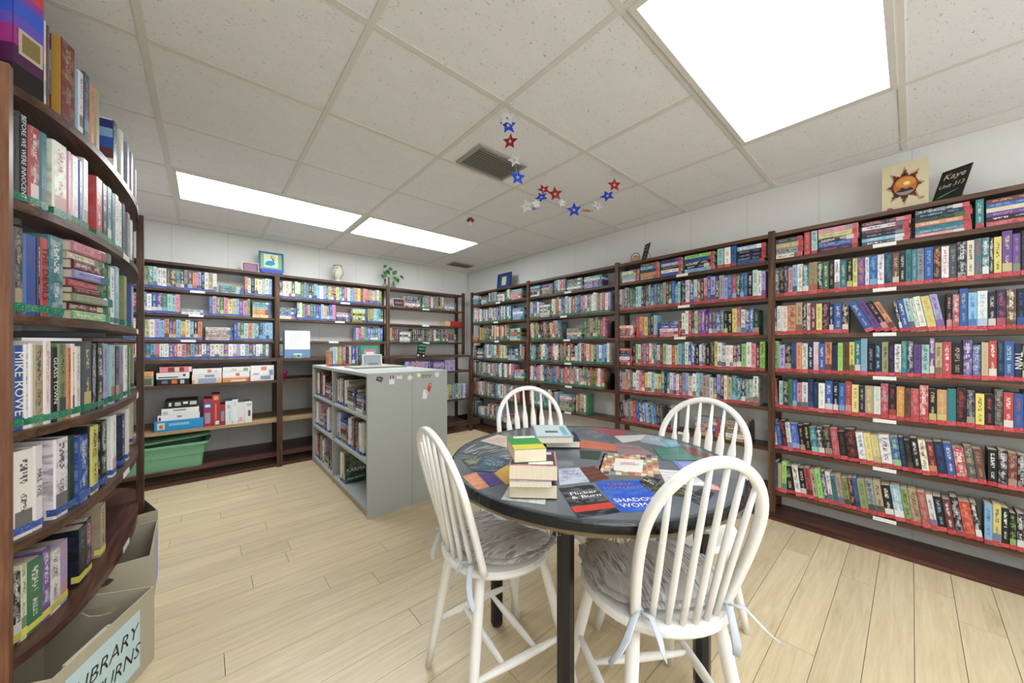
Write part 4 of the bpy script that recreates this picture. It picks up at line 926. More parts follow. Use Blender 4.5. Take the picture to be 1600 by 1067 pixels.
# printed covers under the vinyl: corners read from the photograph and dropped on the table top
def c56(x, y): return 860+x/5.333, 650+y/5.333
def c61(x, y): return 690+x/6.154, 640+y/6.154
layer = [0]
def fit_text(body, width, asp, parent, M, mat, shear=0.0):
    o = text(body, 1.0, parent, Matrix.Identity(4), mat, 'title', shear=shear); me = o.data
    w0 = max(v.co.x for v in me.vertices)-min(v.co.x for v in me.vertices); k = width/w0
    me.transform(M @ Matrix.Diagonal((k, k*asp, 1, 1))); return o
def cover(cs, f, c1, c2, txt=(), parts=(), seed=None):
    z = TZ-0.0006+0.00022*layer[0]; layer[0] = (layer[0]+1) % 9
    P = [W(*f(*q), Z=TZ) for q in cs]
    P = [Vector((p.x-TX, p.y-TY, 0)) for p in P]
    P = [p if p.length < TR-0.008 else p*((TR-0.008)/p.length) for p in P]
    m = MB(); n = 4; me = bpy.data.meshes.new('cover_print')
    V = [(p.x, p.y, z) for p in P]+[(p.x, p.y, z-0.0004) for p in P]
    F = [(3, 2, 1, 0), (4, 5, 6, 7)]+[(i, (i+1) % 4, 4+(i+1) % 4, 4+i) for i in range(4)]
    me.from_pydata(V, [], F); bm = bmesh.new(); bm.from_mesh(me); bmesh.ops.recalc_face_normals(bm, faces=bm.faces); bm.to_mesh(me); bm.free()
    a, b = lin(PAL.get(c1, c1)), lin(PAL.get(c2, c2)); s = R.random() if seed is None else seed
    uvs = {0: (0, 1), 1: (1, 1), 2: (1, 0), 3: (0, 0)}
    A = [(a, b, s, 0.5 if len(set(p.vertices) & {0, 1, 2, 3}) == 4 else 0.0, [uvs[i % 4] for i in p.vertices]) for p in me.polygons]
    paint(me, A); me.materials.append(PRINT2); o = link('cover_print', me, None, tb)
    # local frame: u along the top edge (0->1), v up (3->0)
    u = (P[1]-P[0]+P[2]-P[3])/2; v = (P[0]-P[3]+P[1]-P[2])/2; c = sum(P, Vector())/4
    for body, uu, vv, size, mat, sx in txt:
        pos = c+u*uu+v*vv; ux = u.normalized(); vy = Vector((-ux.y, ux.x, 0)); vy = v.normalized() if v.normalized().dot(vy) > 0 else v.normalized()
        M = Matrix(((ux.x, vy.x, 0, pos.x), (ux.y, vy.y, 0, pos.y), (0, 0, 1, z+0.0004), (0, 0, 0, 1)))
        fit_text(body, size*u.length, sx, o, M, mat)
    for u0, u1, v0, v1, colr in parts:
        q = [c+u*a_+v*b_ for a_, b_ in ((u0, v0), (u1, v0), (u1, v1), (u0, v1))]
        mm = bpy.data.meshes.new('print'); mm.from_pydata([(p.x, p.y, z+0.0002) for p in q], [], [(0, 1, 2, 3)]); link('print', mm, plain(colr, 0.3), o)
    return o
PRINT2 = PRINT.copy(); PRINT2.name = 'printed_cover_under_vinyl'
PRINT2.node_tree.nodes['Principled BSDF'].inputs['Roughness'].default_value = 0.2
GOLD = plain('#9c7a5a', 0.4, name='bronze_ink'); CORAL = '#d2564e'
cover([(345, 95), (650, 115), (600, 165), (240, 145)], c56, '#a8525c', '#6d4f5e')
cover([(200, 122), (345, 100), (530, 190), (490, 228)], c56, '#5e6470', '#8d93a0')
cover([(240, 195), (545, 235), (555, 290), (245, 262)], c56, '#cf7a5c', '#a35c50')
cover([(530, 165), (800, 155), (900, 178), (600, 222)], c56, '#cfcdca', '#5a4a4c')
cover([(535, 225), (735, 250), (875, 325), (560, 318)], c56, '#85858a', CORAL, [('MYSTERY', 0.0, 0.1, 0.8, INKR, 1.6)])
cover([(800, 155), (930, 170), (985, 262), (740, 215)], c56, '#8fa3b0', '#d8dde0')
cover([(905, 200), (1050, 200), (1090, 250), (1000, 262)], c56, '#5f9fb5', '#a5c6cf')
cover([(850, 262), (1250, 262), (1375, 368), (935, 368)], c56, '#4e8478', '#2f5a5a')
cover([(1090, 255), (1200, 262), (1350, 350), (1180, 335)], c56, '#7e4a44', '#30343a')
cover([(440, 303), (890, 330), (915, 505), (390, 480)], c56, '#c9b48f', '#8a3f52', (), [(-0.5+0.1*i+0.01*(j % 2), -0.41+0.1*i, -0.5+0.125*j, -0.39+0.125*j, ['#c8a88a', '#b0605c', '#7f8fa8', '#d9cdb8', '#8c9a70', '#5d4a52', '#cf8f6c', '#e2d2a8'][(i*5+j*3) % 8]) for i in range(10) for j in range(8)]+[(-0.5, -0.46, -0.5, 0.5, '#c4566a')])
cover([(540, 350), (775, 365), (765, 470), (528, 450)], c56, '#ebe8e3', '#ebe8e3', (), [], 0.3)
text('GREAT\nMYSTERY', 0.016, tb, (lambda p: Matrix(((FWX := 0.75, 0.66, 0, p.x-TX), (-0.66, 0.75, 0, p.y-TY), (0, 0, 1, TZ+0.0019), (0, 0, 0, 1))))(W(*c56(655, 400), Z=TZ)), INKR, 'lettering')
cover([(245, 285), (425, 292), (405, 365), (250, 352)], c56, '#2f3f38', '#6c8a5a')
cover([(65, 440), (245, 428), (330, 548), (75, 575)], c56, '#c3cad8', '#46518f')
cover([(240, 432), (365, 415), (495, 522), (335, 552)], c56, '#5b3426', '#a06040')
cover([(1010, 370), (1290, 388), (1300, 450), (1095, 462)], c56, '#6f7fc4', '#c8cde6')
cover([(900, 445), (1150, 462), (1335, 590), (960, 560)], c56, '#e4e2e2', '#a5848a')
cover([(1290, 545), (1400, 590), (1420, 625), (1320, 612)], c56, '#d9938f', '#ead6d2')
cover([(800, 497), (925, 530), (825, 625), (738, 545)], c56, '#2a2c2c', '#9b9a8c', [('AL\nMARTIN', 0, 0, 0.8, INKW, 1.0)])
cover([(925, 548), (1110, 600), (1060, 655), (835, 622)], c56, '#33382f', '#b9b552')
cover([(1110, 600), (1250, 640), (1225, 700), (1010, 655)], c56, '#2d322c', '#c2bd55')
cover([(1255, 600), (1370, 640), (1280, 752), (1130, 690)], c56, '#282a2e', '#80848c')
cover([(365, 545), (740, 535), (1005, 775), (592, 802)], c56, '#2f57c0', '#6fa6dd', [('LINDA\nHOWARD', 0.0, 0.3, 0.86, GOLD, 0.9), ('SHADOW\nWOMAN', 0.02, -0.26, 0.92, INKW, 1.1)], (), 0.31)
cover([(68, 600), (348, 570), (582, 800), (228, 852)], c56, '#26282c', '#7d8288', [('Flicker\n& Burn', 0.06, 0.16, 0.78, INKW, 0.75)], [(-0.5, 0.5, -0.36, -0.18, '#c8443c')], 0.33)
cover([(370, 300), (540, 240), (800, 290), (700, 385)], c61, '#dcd6cc', '#d48a68')
cover([(165, 412), (325, 330), (690, 372), (400, 445)], c61, '#5a6066', '#dfe1e2')
cover([(180, 468), (370, 440), (470, 455), (290, 582), (130, 520)][:4], c61, '#3f4f52', '#b3b48c')
cover([(400, 450), (660, 480), (520, 605), (290, 585)], c61, '#3b5262', '#9fb9c9')
cover([(545, 440), (720, 405), (780, 500), (600, 480)], c61, '#4e4650', '#d9d6de')
cover([(200, 640), (330, 600), (462, 740), (335, 768)], c61, '#d98a62', '#e4b08a')
cover([(348, 622), (470, 598), (602, 702), (462, 742)], c61, '#51418a', '#c06a5a')
cover([(498, 602), (640, 532), (700, 690), (622, 722)], c61, '#dcae5a', '#4c3f38')
cover([(575, 862), (645, 735), (1010, 800), (995, 912)], c61, '#dcdedb', '#7a98a8')

# ------------------------------------------------------------------ books on the table
vd = math.atan2(FW[1]*1+RT[1]*0.06, FW[0]*1+RT[0]*0.06)     # heading away from the viewer
def tbook(px, py, z, wpx, dpt, t, rot, c1, c2, label, cov=None, st=None, hard=False):
    """book lying flat, fore edge towards the viewer; px,py its lower front middle"""
    P = W(px, py, Z=z); dist = (P.x*FW[0]+P.y*FW[1]); h = wpx/FPX*dist
    o = book('paperback' if not hard else 'hardcover_book', (0, 0, 0), 0, t, dpt, h, c1, c2, label, 'books lying on the round table', sticker=st, hard=hard, lying='R')
    # local x along the book (0..h), y from spine to fore edge: fore edge must face the viewer
    a = vd+PI/2+rot
    o.matrix_world = Matrix.Translation((P.x, P.y, z)) @ Matrix.Rotation(a, 4, 'Z') @ Matrix.Translation((-h/2, -dpt, 0))
    if cov:
        for q, (x0, x1, y0, y1, cc) in enumerate(cov):
            MB().box(h*x0, h*x1, dpt*y0, dpt*y1, t+0.00005, t+0.0003+0.0002*q).build('cover_print', plain(cc, 0.3), o)
    return o
z = TZ+0.0022
tbook(833, 779, z, 74, 0.12, 0.036, 0.0, 'k', 's', 'black thick book at the bottom of the nearer stack on the round table', [(0.05, 0.95, 0.1, 0.95, '#3a3d3f')]); z += 0.0368
tbook(829, 762, z, 66, 0.11, 0.016, 0.03, 's', 'w', 'thin grey-paged book second from bottom of the nearer table stack'); z += 0.0168
tbook(833, 750, z, 75, 0.125, 0.037, -0.02, 'p', 'k', 'thick book with red-edged pale cover in the nearer table stack', [(0.04, 0.97, 0.05, 0.96, '#4a3f3c'), (0.08, 0.6, 0.72, 0.93, '#e8e2dc'), (0.1, 0.45, 0.1, 0.26, '#dedbd6')]); z += 0.0378
go = tbook(829, 722, z, 51, 0.13, 0.034, 0.22, 'g', 'w', 'green and yellow book on top of the nearer table stack', [(0.0, 1.0, 0.66, 1.0, '#d8d24c'), (0.0, 1.0, 0.0, 0.66, '#3f9a50'), (0.05, 0.8, -0.0, 0.16, '#e9ece4')])
z = TZ+0.0022
tbook(880, 700, z, 54, 0.15, 0.028, 0.03, 'n', 'w', 'navy book at the bottom of the farther stack on the round table', None, hard=True); z += 0.0288
tbook(867, 693, z, 60, 0.2, 0.026, 0.07, 'l', 'n', 'pale blue and white book on top of the farther table stack', [(0.04, 0.96, 0.04, 0.96, '#d3e2e6'), (0.35, 0.7, 0.55, 0.7, '#4f6a7e'), (0.1, 0.25, 0.2, 0.9, '#7fc0d0')], hard=True)

# ================================================================== windsor chairs
def chair(name, x, y, heading, label, arrow, k=1.0, up=0.0, LEAN=0.33, hwid=0.18, bwid=0.15, TOP=0.462):
    """heading: direction the sitter faces, as an angle of the local +y axis"""
    e = empty(name, (x, y, 0), heading-PI/2, label=label, cat='chair', group='white spindle-back chairs around the table')
    e.scale = (k, k, k)
    def ring(k, z):
        out = []
        for i in range(40):
            a = 2*PI*i/40; c, s_ = math.cos(a), math.sin(a); nx_ = 2.15
            rr = (abs(c)**nx_+abs(s_)**nx_)**(-1/nx_)
            out.append(((0.212-k)*rr*c*(1.0-0.04*(s_ < 0)*abs(s_)), 0.13+(0.205-k)*rr*s_, z))
        return out
    st = MB().loft([*[ring(q, up+zz_) for q, zz_ in ((0.03, 0.413), (0.008, 0.417), (0.0, 0.427), (0.0, 0.437), (0.007, 0.4445), (0.02, 0.446))]]); st.build('seat', WHITEP, e, smooth=False)
    legs = {}
    for k, (tx, ty, bx, by) in enumerate(((-0.12, 0.0, -0.185, -0.075), (0.12, 0.0, 0.185, -0.075), (-0.135, 0.25, -0.195, 0.365), (0.135, 0.25, 0.195, 0.365))):
        T_, B_ = Vector((tx, ty, 0.4125+up)), Vector((bx, by, 0.0)); legs[k] = (T_, B_)
        pts = [T_.lerp(B_, f) for f in (0, 0.15, 0.45, 0.8, 1.0)]
        MB().tube(pts, [0.016, 0.018, 0.0185, 0.015, 0.0125], 14).build('leg', WHITEP, e, smooth=True)
    def on(k, z): T_, B_ = legs[k]; return T_.lerp(B_, (T_.z-z)/T_.z)
    mids = []
    for a, b_ in ((0, 2), (1, 3)):
        P, Q = on(a, 0.19), on(b_, 0.19)
        pts = [P.lerp(Q, f) for f in (0.02, 0.25, 0.5, 0.75, 0.98)]
        MB().tube(pts, [0.008, 0.0125, 0.0145, 0.0125, 0.008], 12).build('side_stretcher', WHITEP, e, smooth=True)
        mids.append((P.lerp(Q, 0.32), P.lerp(Q, 0.68)))
    for k in (0, 1):
        P, Q = mids[0][k], mids[1][k]
        MB().tube([P.lerp(Q, f) for f in (0.03, 0.3, 0.5, 0.7, 0.97)], [0.008, 0.012, 0.0135, 0.012, 0.008], 12).build('cross_stretcher', WHITEP, e, smooth=True)
    cs, sn = math.cos(LEAN), math.sin(LEAN)
    def pl(xx, s_): return Vector((xx, -0.012-s_*sn, up+0.4445+s_*cs))
    prof = []
    for i in range(9): f = i/8; prof.append((-(bwid+(hwid-bwid)*math.sin(f*PI/2)), 0.27*f))
    for i in range(1, 24): a = PI-PI*i/24; prof.append((hwid*math.cos(a), 0.27+(TOP-0.27)*math.sin(a)))
    for i in range(9): f = 1-i/8; prof.append(((bwid+(hwid-bwid)*math.sin(f*PI/2)), 0.27*f))
    rings = []
    for i, (px, ps) in enumerate(prof):
        q0, q1 = prof[max(i-1, 0)], prof[min(i+1, len(prof)-1)]; tx, ts = q1[0]-q0[0], q1[1]-q0[1]; L = math.hypot(tx, ts); nx_, ns = -ts/L, tx/L
        nrm = Vector((0, -cs, -sn)); c = pl(px, ps); wv = Vector((nx_, -ns*sn, ns*cs)); hw, ht = 0.0125, 0.0115
        rings.append([c+wv*hw*math.copysign(abs(math.cos(a))**0.6, math.cos(a))+nrm*ht*math.copysign(abs(math.sin(a))**0.6, math.sin(a)) for a in [2*PI*k/12+0.26 for k in range(12)]])
    MB().loft(rings).build('bow_back', WHITEP, e, smooth=True)
    for k in range(6):
        bx = (-0.5+0.2*k)*1.44*bwid; tx = (-0.5+0.2*k)*1.42*hwid
        by = -0.05*(1-(bx/(bwid+0.01))**2)-0.004
        ts = 0.27+(TOP-0.012-0.27)*math.sqrt(max(0, 1-(tx/(hwid-0.008))**2))
        A_, B_ = Vector((bx, by, 0.4455+up)), pl(tx, ts)
        if arrow:
            M_ = [(0.0, 0.008, 0.008), (0.12, 0.0085, 0.008), (0.3, 0.0125, 0.0065), (0.55, 0.0155, 0.0055), (0.66, 0.0155, 0.0055), (0.76, 0.0085, 0.007), (1.0, 0.0055, 0.0055)]
        else:
            M_ = [(0.0, 0.0078, 0.0085), (0.2, 0.0086, 0.009), (0.5, 0.0086, 0.008), (0.8, 0.0075, 0.0075), (1.0, 0.006, 0.006)]
        d = (B_-A_).normalized(); sx = Vector((1, 0, 0)); sx = (sx-d*sx.dot(d)).normalized(); ny = d.cross(sx)
        rg = []
        for f, a1, a2 in M_:
            c = A_.lerp(B_, f); rg.append([c+sx*a1*math.cos(2*PI*i/10)+ny*a2*math.sin(2*PI*i/10) for i in range(10)])
        MB().loft(rg).build('spindle', WHITEP, e, smooth=True)
    return e
AH = math.atan2(-0.254, 0.967); BHd = math.atan2(0.84, 0.54)
chA = chair('windsor_chair', 0.633, 0.951, -0.146, 'white spindle-back chair left of the table, seen from its side', False, 0.875, 0.089, 0.28, 0.19, 0.17, 0.4736)
chB = chair('windsor_chair', 0.889, 0.388, 0.9646, 'white spindle-back chair nearest the viewer, its back in front of the table', False, 0.934, 0.054, 0.336, 0.148, 0.122, 0.4736)
chC = chair('windsor_chair', 1.335, 1.335, math.atan2(-0.87, -0.49), 'white arrow-spindle chair behind the table, towards the room corner', True)
chD = chair('windsor_chair', 1.53, 0.612, math.atan2(0.05, -0.99), 'white arrow-spindle chair right of the table, near the right bookcases', True)
def cushion_mat():
    n = NT('ticking_cushion', 0.9, 0.1); v = n.coord('Object'); big = n.noise(n.coord('Object', (1, 1, 1)), 16, 2, 0.4)
    st = n.noise(n.coord('Object', (110, 9, 9)), 1.6, 3, 0.6, 0.4)
    m = n.ramp(big, [(0.5, (0, 0, 0)), (0.53, (1, 1, 1))])
    stripes = n.ramp(st, [(0.4, '#8b8783'), (0.5, '#b9b7b5'), (0.62, '#dcdde0')])
    n.base(n.mix(n.math('MULTIPLY', m, 0.8), stripes, '#c2bdb7')); n.bump(st, 0.5, 0.003); return n.m
CUSH = cushion_mat(); TIE = plain('#c3cad3', 0.9, name='striped_tie')
def cushion(ch, label, up):
    e = bpy.data.objects.new('chair_cushion', None); COL.objects.link(e); e.location = ch.location; e.rotation_euler = ch.rotation_euler; e.scale = ch.scale
    tag(e, label, 'cushion', 'ruffled seat cushions')
    rr = random.Random(hash(label) % 97); N = 72
    def ring(k, z, am=0.0, fr=23):
        out = []
        for i in range(N):
            a = 2*PI*i/N; c, s_ = math.cos(a), math.sin(a); q = 2.5; r = (abs(c)**q+abs(s_)**q)**(-1/q)
            wv = am*(math.sin(a*fr)+0.6*math.sin(a*fr*0.53+1))
            out.append(((0.183-k+wv)*r*c, 0.165+(0.172-k+wv)*r*s_, z+(wv*0.5)))
        return out
    z0 = 0.448+up
    MB().loft([ring(0.02, z0), ring(0.004, z0+0.008), ring(0.0, z0+0.018), ring(0.012, z0+0.03), ring(0.045, z0+0.039), ring(0.09, z0+0.042), ring(0.16, z0+0.04)]).build('pad', CUSH, e, smooth=True)
    MB().loft([ring(0.006, z0+0.02), ring(-0.008, z0+0.023, 0.003), ring(-0.02, z0+0.017, 0.0045), ring(-0.0195, z0+0.015, 0.0045), ring(-0.006, z0+0.016, 0.002), ring(0.006, z0+0.012)], cap=False).build('ruffle', CUSH, e, smooth=True)
    for sx in (-1, 1):
        K = Vector((sx*0.118, -0.03, 0.47+up))
        MB().tube([K+Vector((0, 0.03, -0.005)), K+Vector((0, 0.01, 0.005)), K], [(0.009, 0.005), (0.008, 0.005), 0.01], 8).build('tie_knot', TIE, e, smooth=True)
        for dx, L in ((-0.016, 0.05), (0.024, 0.045)):
            pts = [K, K+Vector((dx*0.6, -0.03, 0.004)), K+Vector((dx, -0.052, -0.03)), K+Vector((dx*1.1, -0.062, -0.03-L*0.5)), K+Vector((dx*1.4, -0.066, -0.03-L))]
            if sx*dx > 0: pts = [p+Vector((sx*0.02*i, 0.004*i, 0)) for i, p in enumerate(pts)]
            MB().tube(pts, [(0.003, 0.003), (0.009, 0.0018), (0.01, 0.0018), (0.01, 0.0018), (0.008, 0.0018)], 8).build('tie', TIE, e, smooth=True)
    return e
cushion(chA, 'grey and white patterned ruffled cushion on the left chair', 0.089)
cushion(chB, 'grey and white patterned ruffled cushion on the chair nearest the viewer', 0.054)

# ================================================================== puzzles, games and the green bin
def carton(name, x0, x1, y0, dep, z, h, c1, prints, label, group, lid=True, rz=0.0, mat=None):
    e = empty(name, ((x0+x1)/2, y0+dep/2, z), rz, label=label, cat='box', group=group); hx = (x1-x0)/2; hy = dep/2
    MB().box(-hx, hx, -hy, hy, h*0.0, h).build('box_body', plain(c1, 0.4), e)
    if lid: MB().box(-hx-0.0012, hx+0.0012, -hy-0.0012, hy+0.0012, h*0.12, h+0.0012).build('box_lid', plain(c1, 0.35), e)
    for q, (a, b_, c, d, col) in enumerate(prints): MB().box(-hx+2*hx*a, -hx+2*hx*b_, -hy-0.0022-0.0003*q, -hy-0.0013, h*c, h*d).build('print', plain(col, 0.4), e)
    return e
gx = lambda px, Y=3.95: W(px, 600, Y=Y).x
c6 = lambda x: 220+x/7.62
PG = 'puzzle boxes on the low shelf'; z = LZ[2]+0.0125
def lyrow(xa, xb, z, h, c1, prints, label): carton('puzzle_box', gx(c6(xa)), gx(c6(xb)), LF+0.012, 0.22, z, h, c1, prints, label, PG)
SC6 = 0.00068
lyrow(-40, 150, z, 0.07, '#9aa08c', [(0.1, 0.9, 0.15, 0.85, '#5c6a52')], 'dark picture puzzle box at the far left of the puzzle shelf')
lyrow(-40, 148, z+0.0715, 0.042, '#e2b078', [(0.5, 0.9, 0.1, 0.9, '#d89a58')], 'orange and cream puzzle box on top at the far left of the puzzle shelf')
lyrow(192, 575, z, 0.048, '#1e2128', [(0.15, 0.33, 0.3, 0.8, '#6e7480'), (0.45, 0.62, 0.25, 0.85, '#e0763a'), (0.72, 0.85, 0.2, 0.85, '#b9bac8')], 'black puzzle box at the bottom of the first stack')
lyrow(190, 578, z+0.0495, 0.05, '#e6e5e4', [(0.05, 0.65, 0.2, 0.36, '#33363a'), (0.8, 0.88, 0.4, 0.75, '#2c2d33')], 'white puzzle box in the middle of the first stack')
lyrow(228, 608, z+0.101, 0.046, '#e08a96', [(0.25, 0.75, 0.15, 0.9, '#8a3a3c'), (0.45, 0.6, 0.15, 0.9, '#e8d6c2'), (0.9, 0.98, 0.1, 0.9, '#f0d8dc')], 'pink puzzle box on top of the first stack')
lyrow(612, 960, z, 0.078, '#e4dcd2', [(0.42, 0.75, 0.68, 0.92, '#7d9ab8'), (0.2, 0.82, 0.1, 0.55, '#93a3c4'), (0.0, 0.08, 0.0, 0.4, '#e2a06a'), (0.86, 1, 0.0, 0.5, '#e8b484')], 'white and orange puzzle box at the bottom of the second stack')
lyrow(618, 962, z+0.0795, 0.046, '#ebebea', [(0.5, 0.64, 0.3, 0.8, '#e0766a'), (0.75, 0.85, 0.3, 0.6, '#bfc6cc')], 'white puzzle box on top of the second stack')
lyrow(975, 1292, z, 0.036, '#d8905c', [(0.3, 0.85, 0.1, 0.5, '#e9d9b8'), (0.93, 1, 0, 1, '#c84a44')], 'orange puzzle box at the bottom of the third stack')
lyrow(975, 1292, z+0.0375, 0.05, '#eceae8', [(0.48, 0.62, 0.3, 0.8, '#da6a58')], 'white puzzle box in the middle of the third stack')
lyrow(978, 1298, z+0.089, 0.042, '#ecebe8', [(0.75, 0.92, 0.2, 0.8, '#86a694'), (0.3, 0.5, 0.3, 0.7, '#c9cbc6')], 'white puzzle box with green picture on top of the third stack')
lyrow(1306, 1580, z, 0.138, '#eeecea', [(0.45, 0.68, 0.68, 0.92, '#e08a66'), (0.42, 0.85, 0.1, 0.32, '#7f9ab4'), (0.1, 0.35, 0.4, 0.5, '#c9a0a8'), (0.8, 0.97, 0.35, 0.7, '#8c97b8')], 'large white puzzle box right of the three stacks')
z = LZ[1]+0.0125; GG = 'board games on the lower shelf'
def g2(xa, xb, z, h, c, pr, lab, dep=0.26, nm='board_game'): return carton(nm, gx(c6(xa)), gx(c6(xb)), LF+0.02, dep, z, h, c, pr, lab, GG)
g2(165, 742, z, 0.082, '#2f93cf', [(0.05, 0.2, 0.2, 0.85, '#d9d2c4'), (0.09, 0.16, 0.3, 0.65, '#c07a4a'), (0.28, 0.7, 0.5, 0.75, '#7fbfe4')], 'bright blue game box at the bottom of the game stack')
g2(203, 700, z+0.0835, 0.044, '#e6e8ee', [(0.02, 0.07, 0.1, 0.7, '#3a3f48'), (0.45, 0.56, 0.5, 0.8, '#8a8c94')], 'white game box second from the bottom of the game stack')
g2(250, 690, z+0.129, 0.05, '#ecebea', [(0.3, 0.65, 0.6, 0.8, '#8a8d90'), (0.04, 0.16, 0.15, 0.6, '#b8bcc0')], 'white game box third in the game stack')
g2(285, 675, z+0.1805, 0.058, '#1d1f22', [(0.12, 0.2, 0.3, 0.8, '#d8d8d4'), (0.3, 0.48, 0.3, 0.8, '#b9c4a8'), (0.55, 0.7, 0.5, 0.85, '#dededa'), (0.76, 0.97, 0.35, 0.85, '#c4c6c2')], 'black tile game box on top of the game stack')
for a, b_, h, c, pr, lab in ((750, 845, 0.235, '#b2323a', [(0.08, 0.92, 0.62, 0.9, '#3d58b4'), (0.15, 0.85, 0.7, 0.8, '#e2e6ee'), (0.15, 0.85, 0.12, 0.5, '#8f98b8')], 'red and blue upright game box beside the game stack'),
      (848, 945, 0.27, '#a8343c', [(0.2, 0.8, 0.82, 0.95, '#d8a06a'), (0.35, 0.6, 0.2, 0.72, '#d86a6c'), (0.4, 0.9, 0.04, 0.16, '#e2ddd4')], 'tallest red upright game box'),
      (948, 1004, 0.175, '#a03038', [(0.1, 0.9, 0.2, 0.7, '#8a8aa0')], 'short dark red upright game box'),
      (1008, 1088, 0.2, '#dfe3e6', [(0.25, 0.75, 0.7, 0.85, '#b6bcc2'), (0.55, 0.7, 0.2, 0.6, '#a9cfe4')], 'white upright puzzle box just right of the red games'),
      (1090, 1158, 0.21, '#e4e8e8', [(0.35, 0.6, 0.75, 0.95, '#b4d0d8')], 'taller white upright puzzle box with blue print'),
      (1160, 1235, 0.18, '#e6e2e2', [(0.15, 0.75, 0.1, 0.3, '#dcb4b8')], 'white upright puzzle box with pink print'),
      (1238, 1325, 0.182, '#eae8e4', [(0.45, 0.8, 0.3, 0.6, '#5a5c5e'), (0.3, 0.9, 0.8, 0.95, '#b8b8b6')], 'white upright puzzle box at the right end of the games')):
    g2(a, b_-3, z, h, c, pr, lab, 0.2, 'board_game' if a < 1000 else 'puzzle_box')
# green storage tote
TOTE = plain('#79b08c', 0.45, name='soft_green_plastic')
tx0, tx1 = -0.62, gx(327); ty0 = LF-0.01
tt = empty('storage_tote', ((tx0+tx1)/2, ty0+0.22, LZ[0]+0.0125), label='pale green plastic storage tote on the bottom shelf', cat='tote')
hx, hy, H = (tx1-tx0)/2, 0.2, 0.2
def rr_(hx_, hy_, r, z): return [(sx*(hx_-r)+r*math.cos(a), sy*(hy_-r)+r*math.sin(a), z) for sx, sy, a0 in ((1, 1, 0), (-1, 1, PI/2), (-1, -1, PI), (1, -1, 3*PI/2)) for a in [a0+PI/2*k/5 for k in range(6)]]
MB().loft([rr_(hx-0.045, hy-0.03, 0.03, 0), rr_(hx-0.035, hy-0.022, 0.035, 0.1), rr_(hx-0.029, hy-0.018, 0.035, 0.104), rr_(hx-0.018, hy-0.01, 0.04, H), rr_(hx-0.024, hy-0.016, 0.04, H), rr_(hx-0.05, hy-0.036, 0.03, 0.006)]).build('tote_body', TOTE, tt)
MB().loft([rr_(hx-0.018, hy-0.01, 0.04, H-0.02), rr_(hx, hy, 0.045, H-0.016), rr_(hx, hy, 0.045, H), rr_(hx-0.022, hy-0.014, 0.04, H+0.001)], cap=False).build('tote_rim', TOTE, tt)
for s_ in (1,): MB().box(hx-0.002, hx+0.012, -0.07, 0.07, H-0.03, H).build('handle', TOTE, tt)
ld = MB().loft([rr_(hx, hy, 0.045, 0), rr_(hx+0.004, hy+0.004, 0.05, 0.01), rr_(hx-0.03, hy-0.03, 0.04, 0.016)]).build('lid', TOTE, tt)
ld.location = (0.006, 0.01, H+0.036); ld.rotation_euler = (0.03, -0.07, 0)
# pink bowl behind the post
p = W(441, 590, Z=LZ[2]+0.0125); p = Vector((W(441, 590, Y=4.02).x, 4.02, LZ[2]+0.0125))
bw = empty('pink_bowl', p, label='small bright pink bowl beside the post of the low shelf', cat='bowl')
MB().lathe([(0.02, 0), (0.024, 0.004), (0.045, 0.06), (0.05, 0.075), (0.047, 0.075), (0.02, 0.008)], 18).build('bowl', plain('#b02a6a', 0.35), bw, smooth=True)


# notice in a grey holder, small signs, red boxes
p0, p1 = W(446, 562, Y=4.02), W(486, 562, Y=4.02); wd = p1.x-p0.x
nh = empty('notice_holder', ((p0.x+p1.x)/2, 4.06, LZ[3]+0.0125), label='blue-grey box with a white printed notice on the low shelf top', cat='sign')
MB().box(-wd/2, wd/2, 0, 0.12, 0, 0.275).build('holder_box', plain('#6f8cae', 0.5), nh); MB().box(-wd/2+0.002, wd/2-0.002, -0.002, -0.0004, 0.085, 0.268).build('notice_paper', plain('#f2f2f4', 0.5), nh)
for k in range(7): MB().box(-wd*0.32, wd*(0.1+0.04*(k*37 % 5)), -0.0026, -0.002, 0.24-k*0.02, 0.2435-k*0.02).build('print_line', plain('#8d9298', 0.6), nh)
MB().lathe([(0.046, 0), (0.046, 0.03), (0.028, 0.045)], 16, (-0.01, -0.055, 0)).build('round_base', plain('#8fb0a8', 0.4), nh); MB().box(-0.018, -0.002, -0.103, -0.1, 0.016, 0.03).build('dark_dot', INKK, nh)
# standing little sign, upper right bay
p = W(624, 481, Y=4.33); sw = W(634, 481, Y=4.33).x-W(615, 481, Y=4.33).x
sg, M = frame('small_sign', (p.x, 4.33, BZ[0]+0.0115), 0, 0.2, sw, 0.115, 0.006, 0.008, ['#cdb9b4', '#3a2430'], 'small dark plum framed sign beside the lying books, top row', 'sign')
text('TWENTY', 0.03, sg, M @ Matrix.Translation((0, -0.0008, 0.055)) @ Matrix.Rotation(PI/2, 4, 'X'), plain('#d7a8cc', 0.5), sx=0.8)
for k, (dx, dz) in enumerate(((0, 0), (0.0, 0.0375))):
    x0, x1 = W(704, 506, Y=4.31).x+(-0.0 if k else 0), W(728, 506, Y=4.31).x-0.02
    carton('red_box', x0, x1, 4.31, 0.14, BZ[1]+0.0115+dz, 0.036, '#b2342f', [], ['lower', 'upper'][k]+' of two flat red boxes on the nearly empty shelf in the corner', 'flat red boxes')
carton('cream_box', W(696, 506, Y=4.31).x, W(703.5, 506, Y=4.31).x, 4.31, 0.14, BZ[1]+0.0115, 0.07, '#cdb48c', [], 'narrow cream box left of the flat red boxes', None)
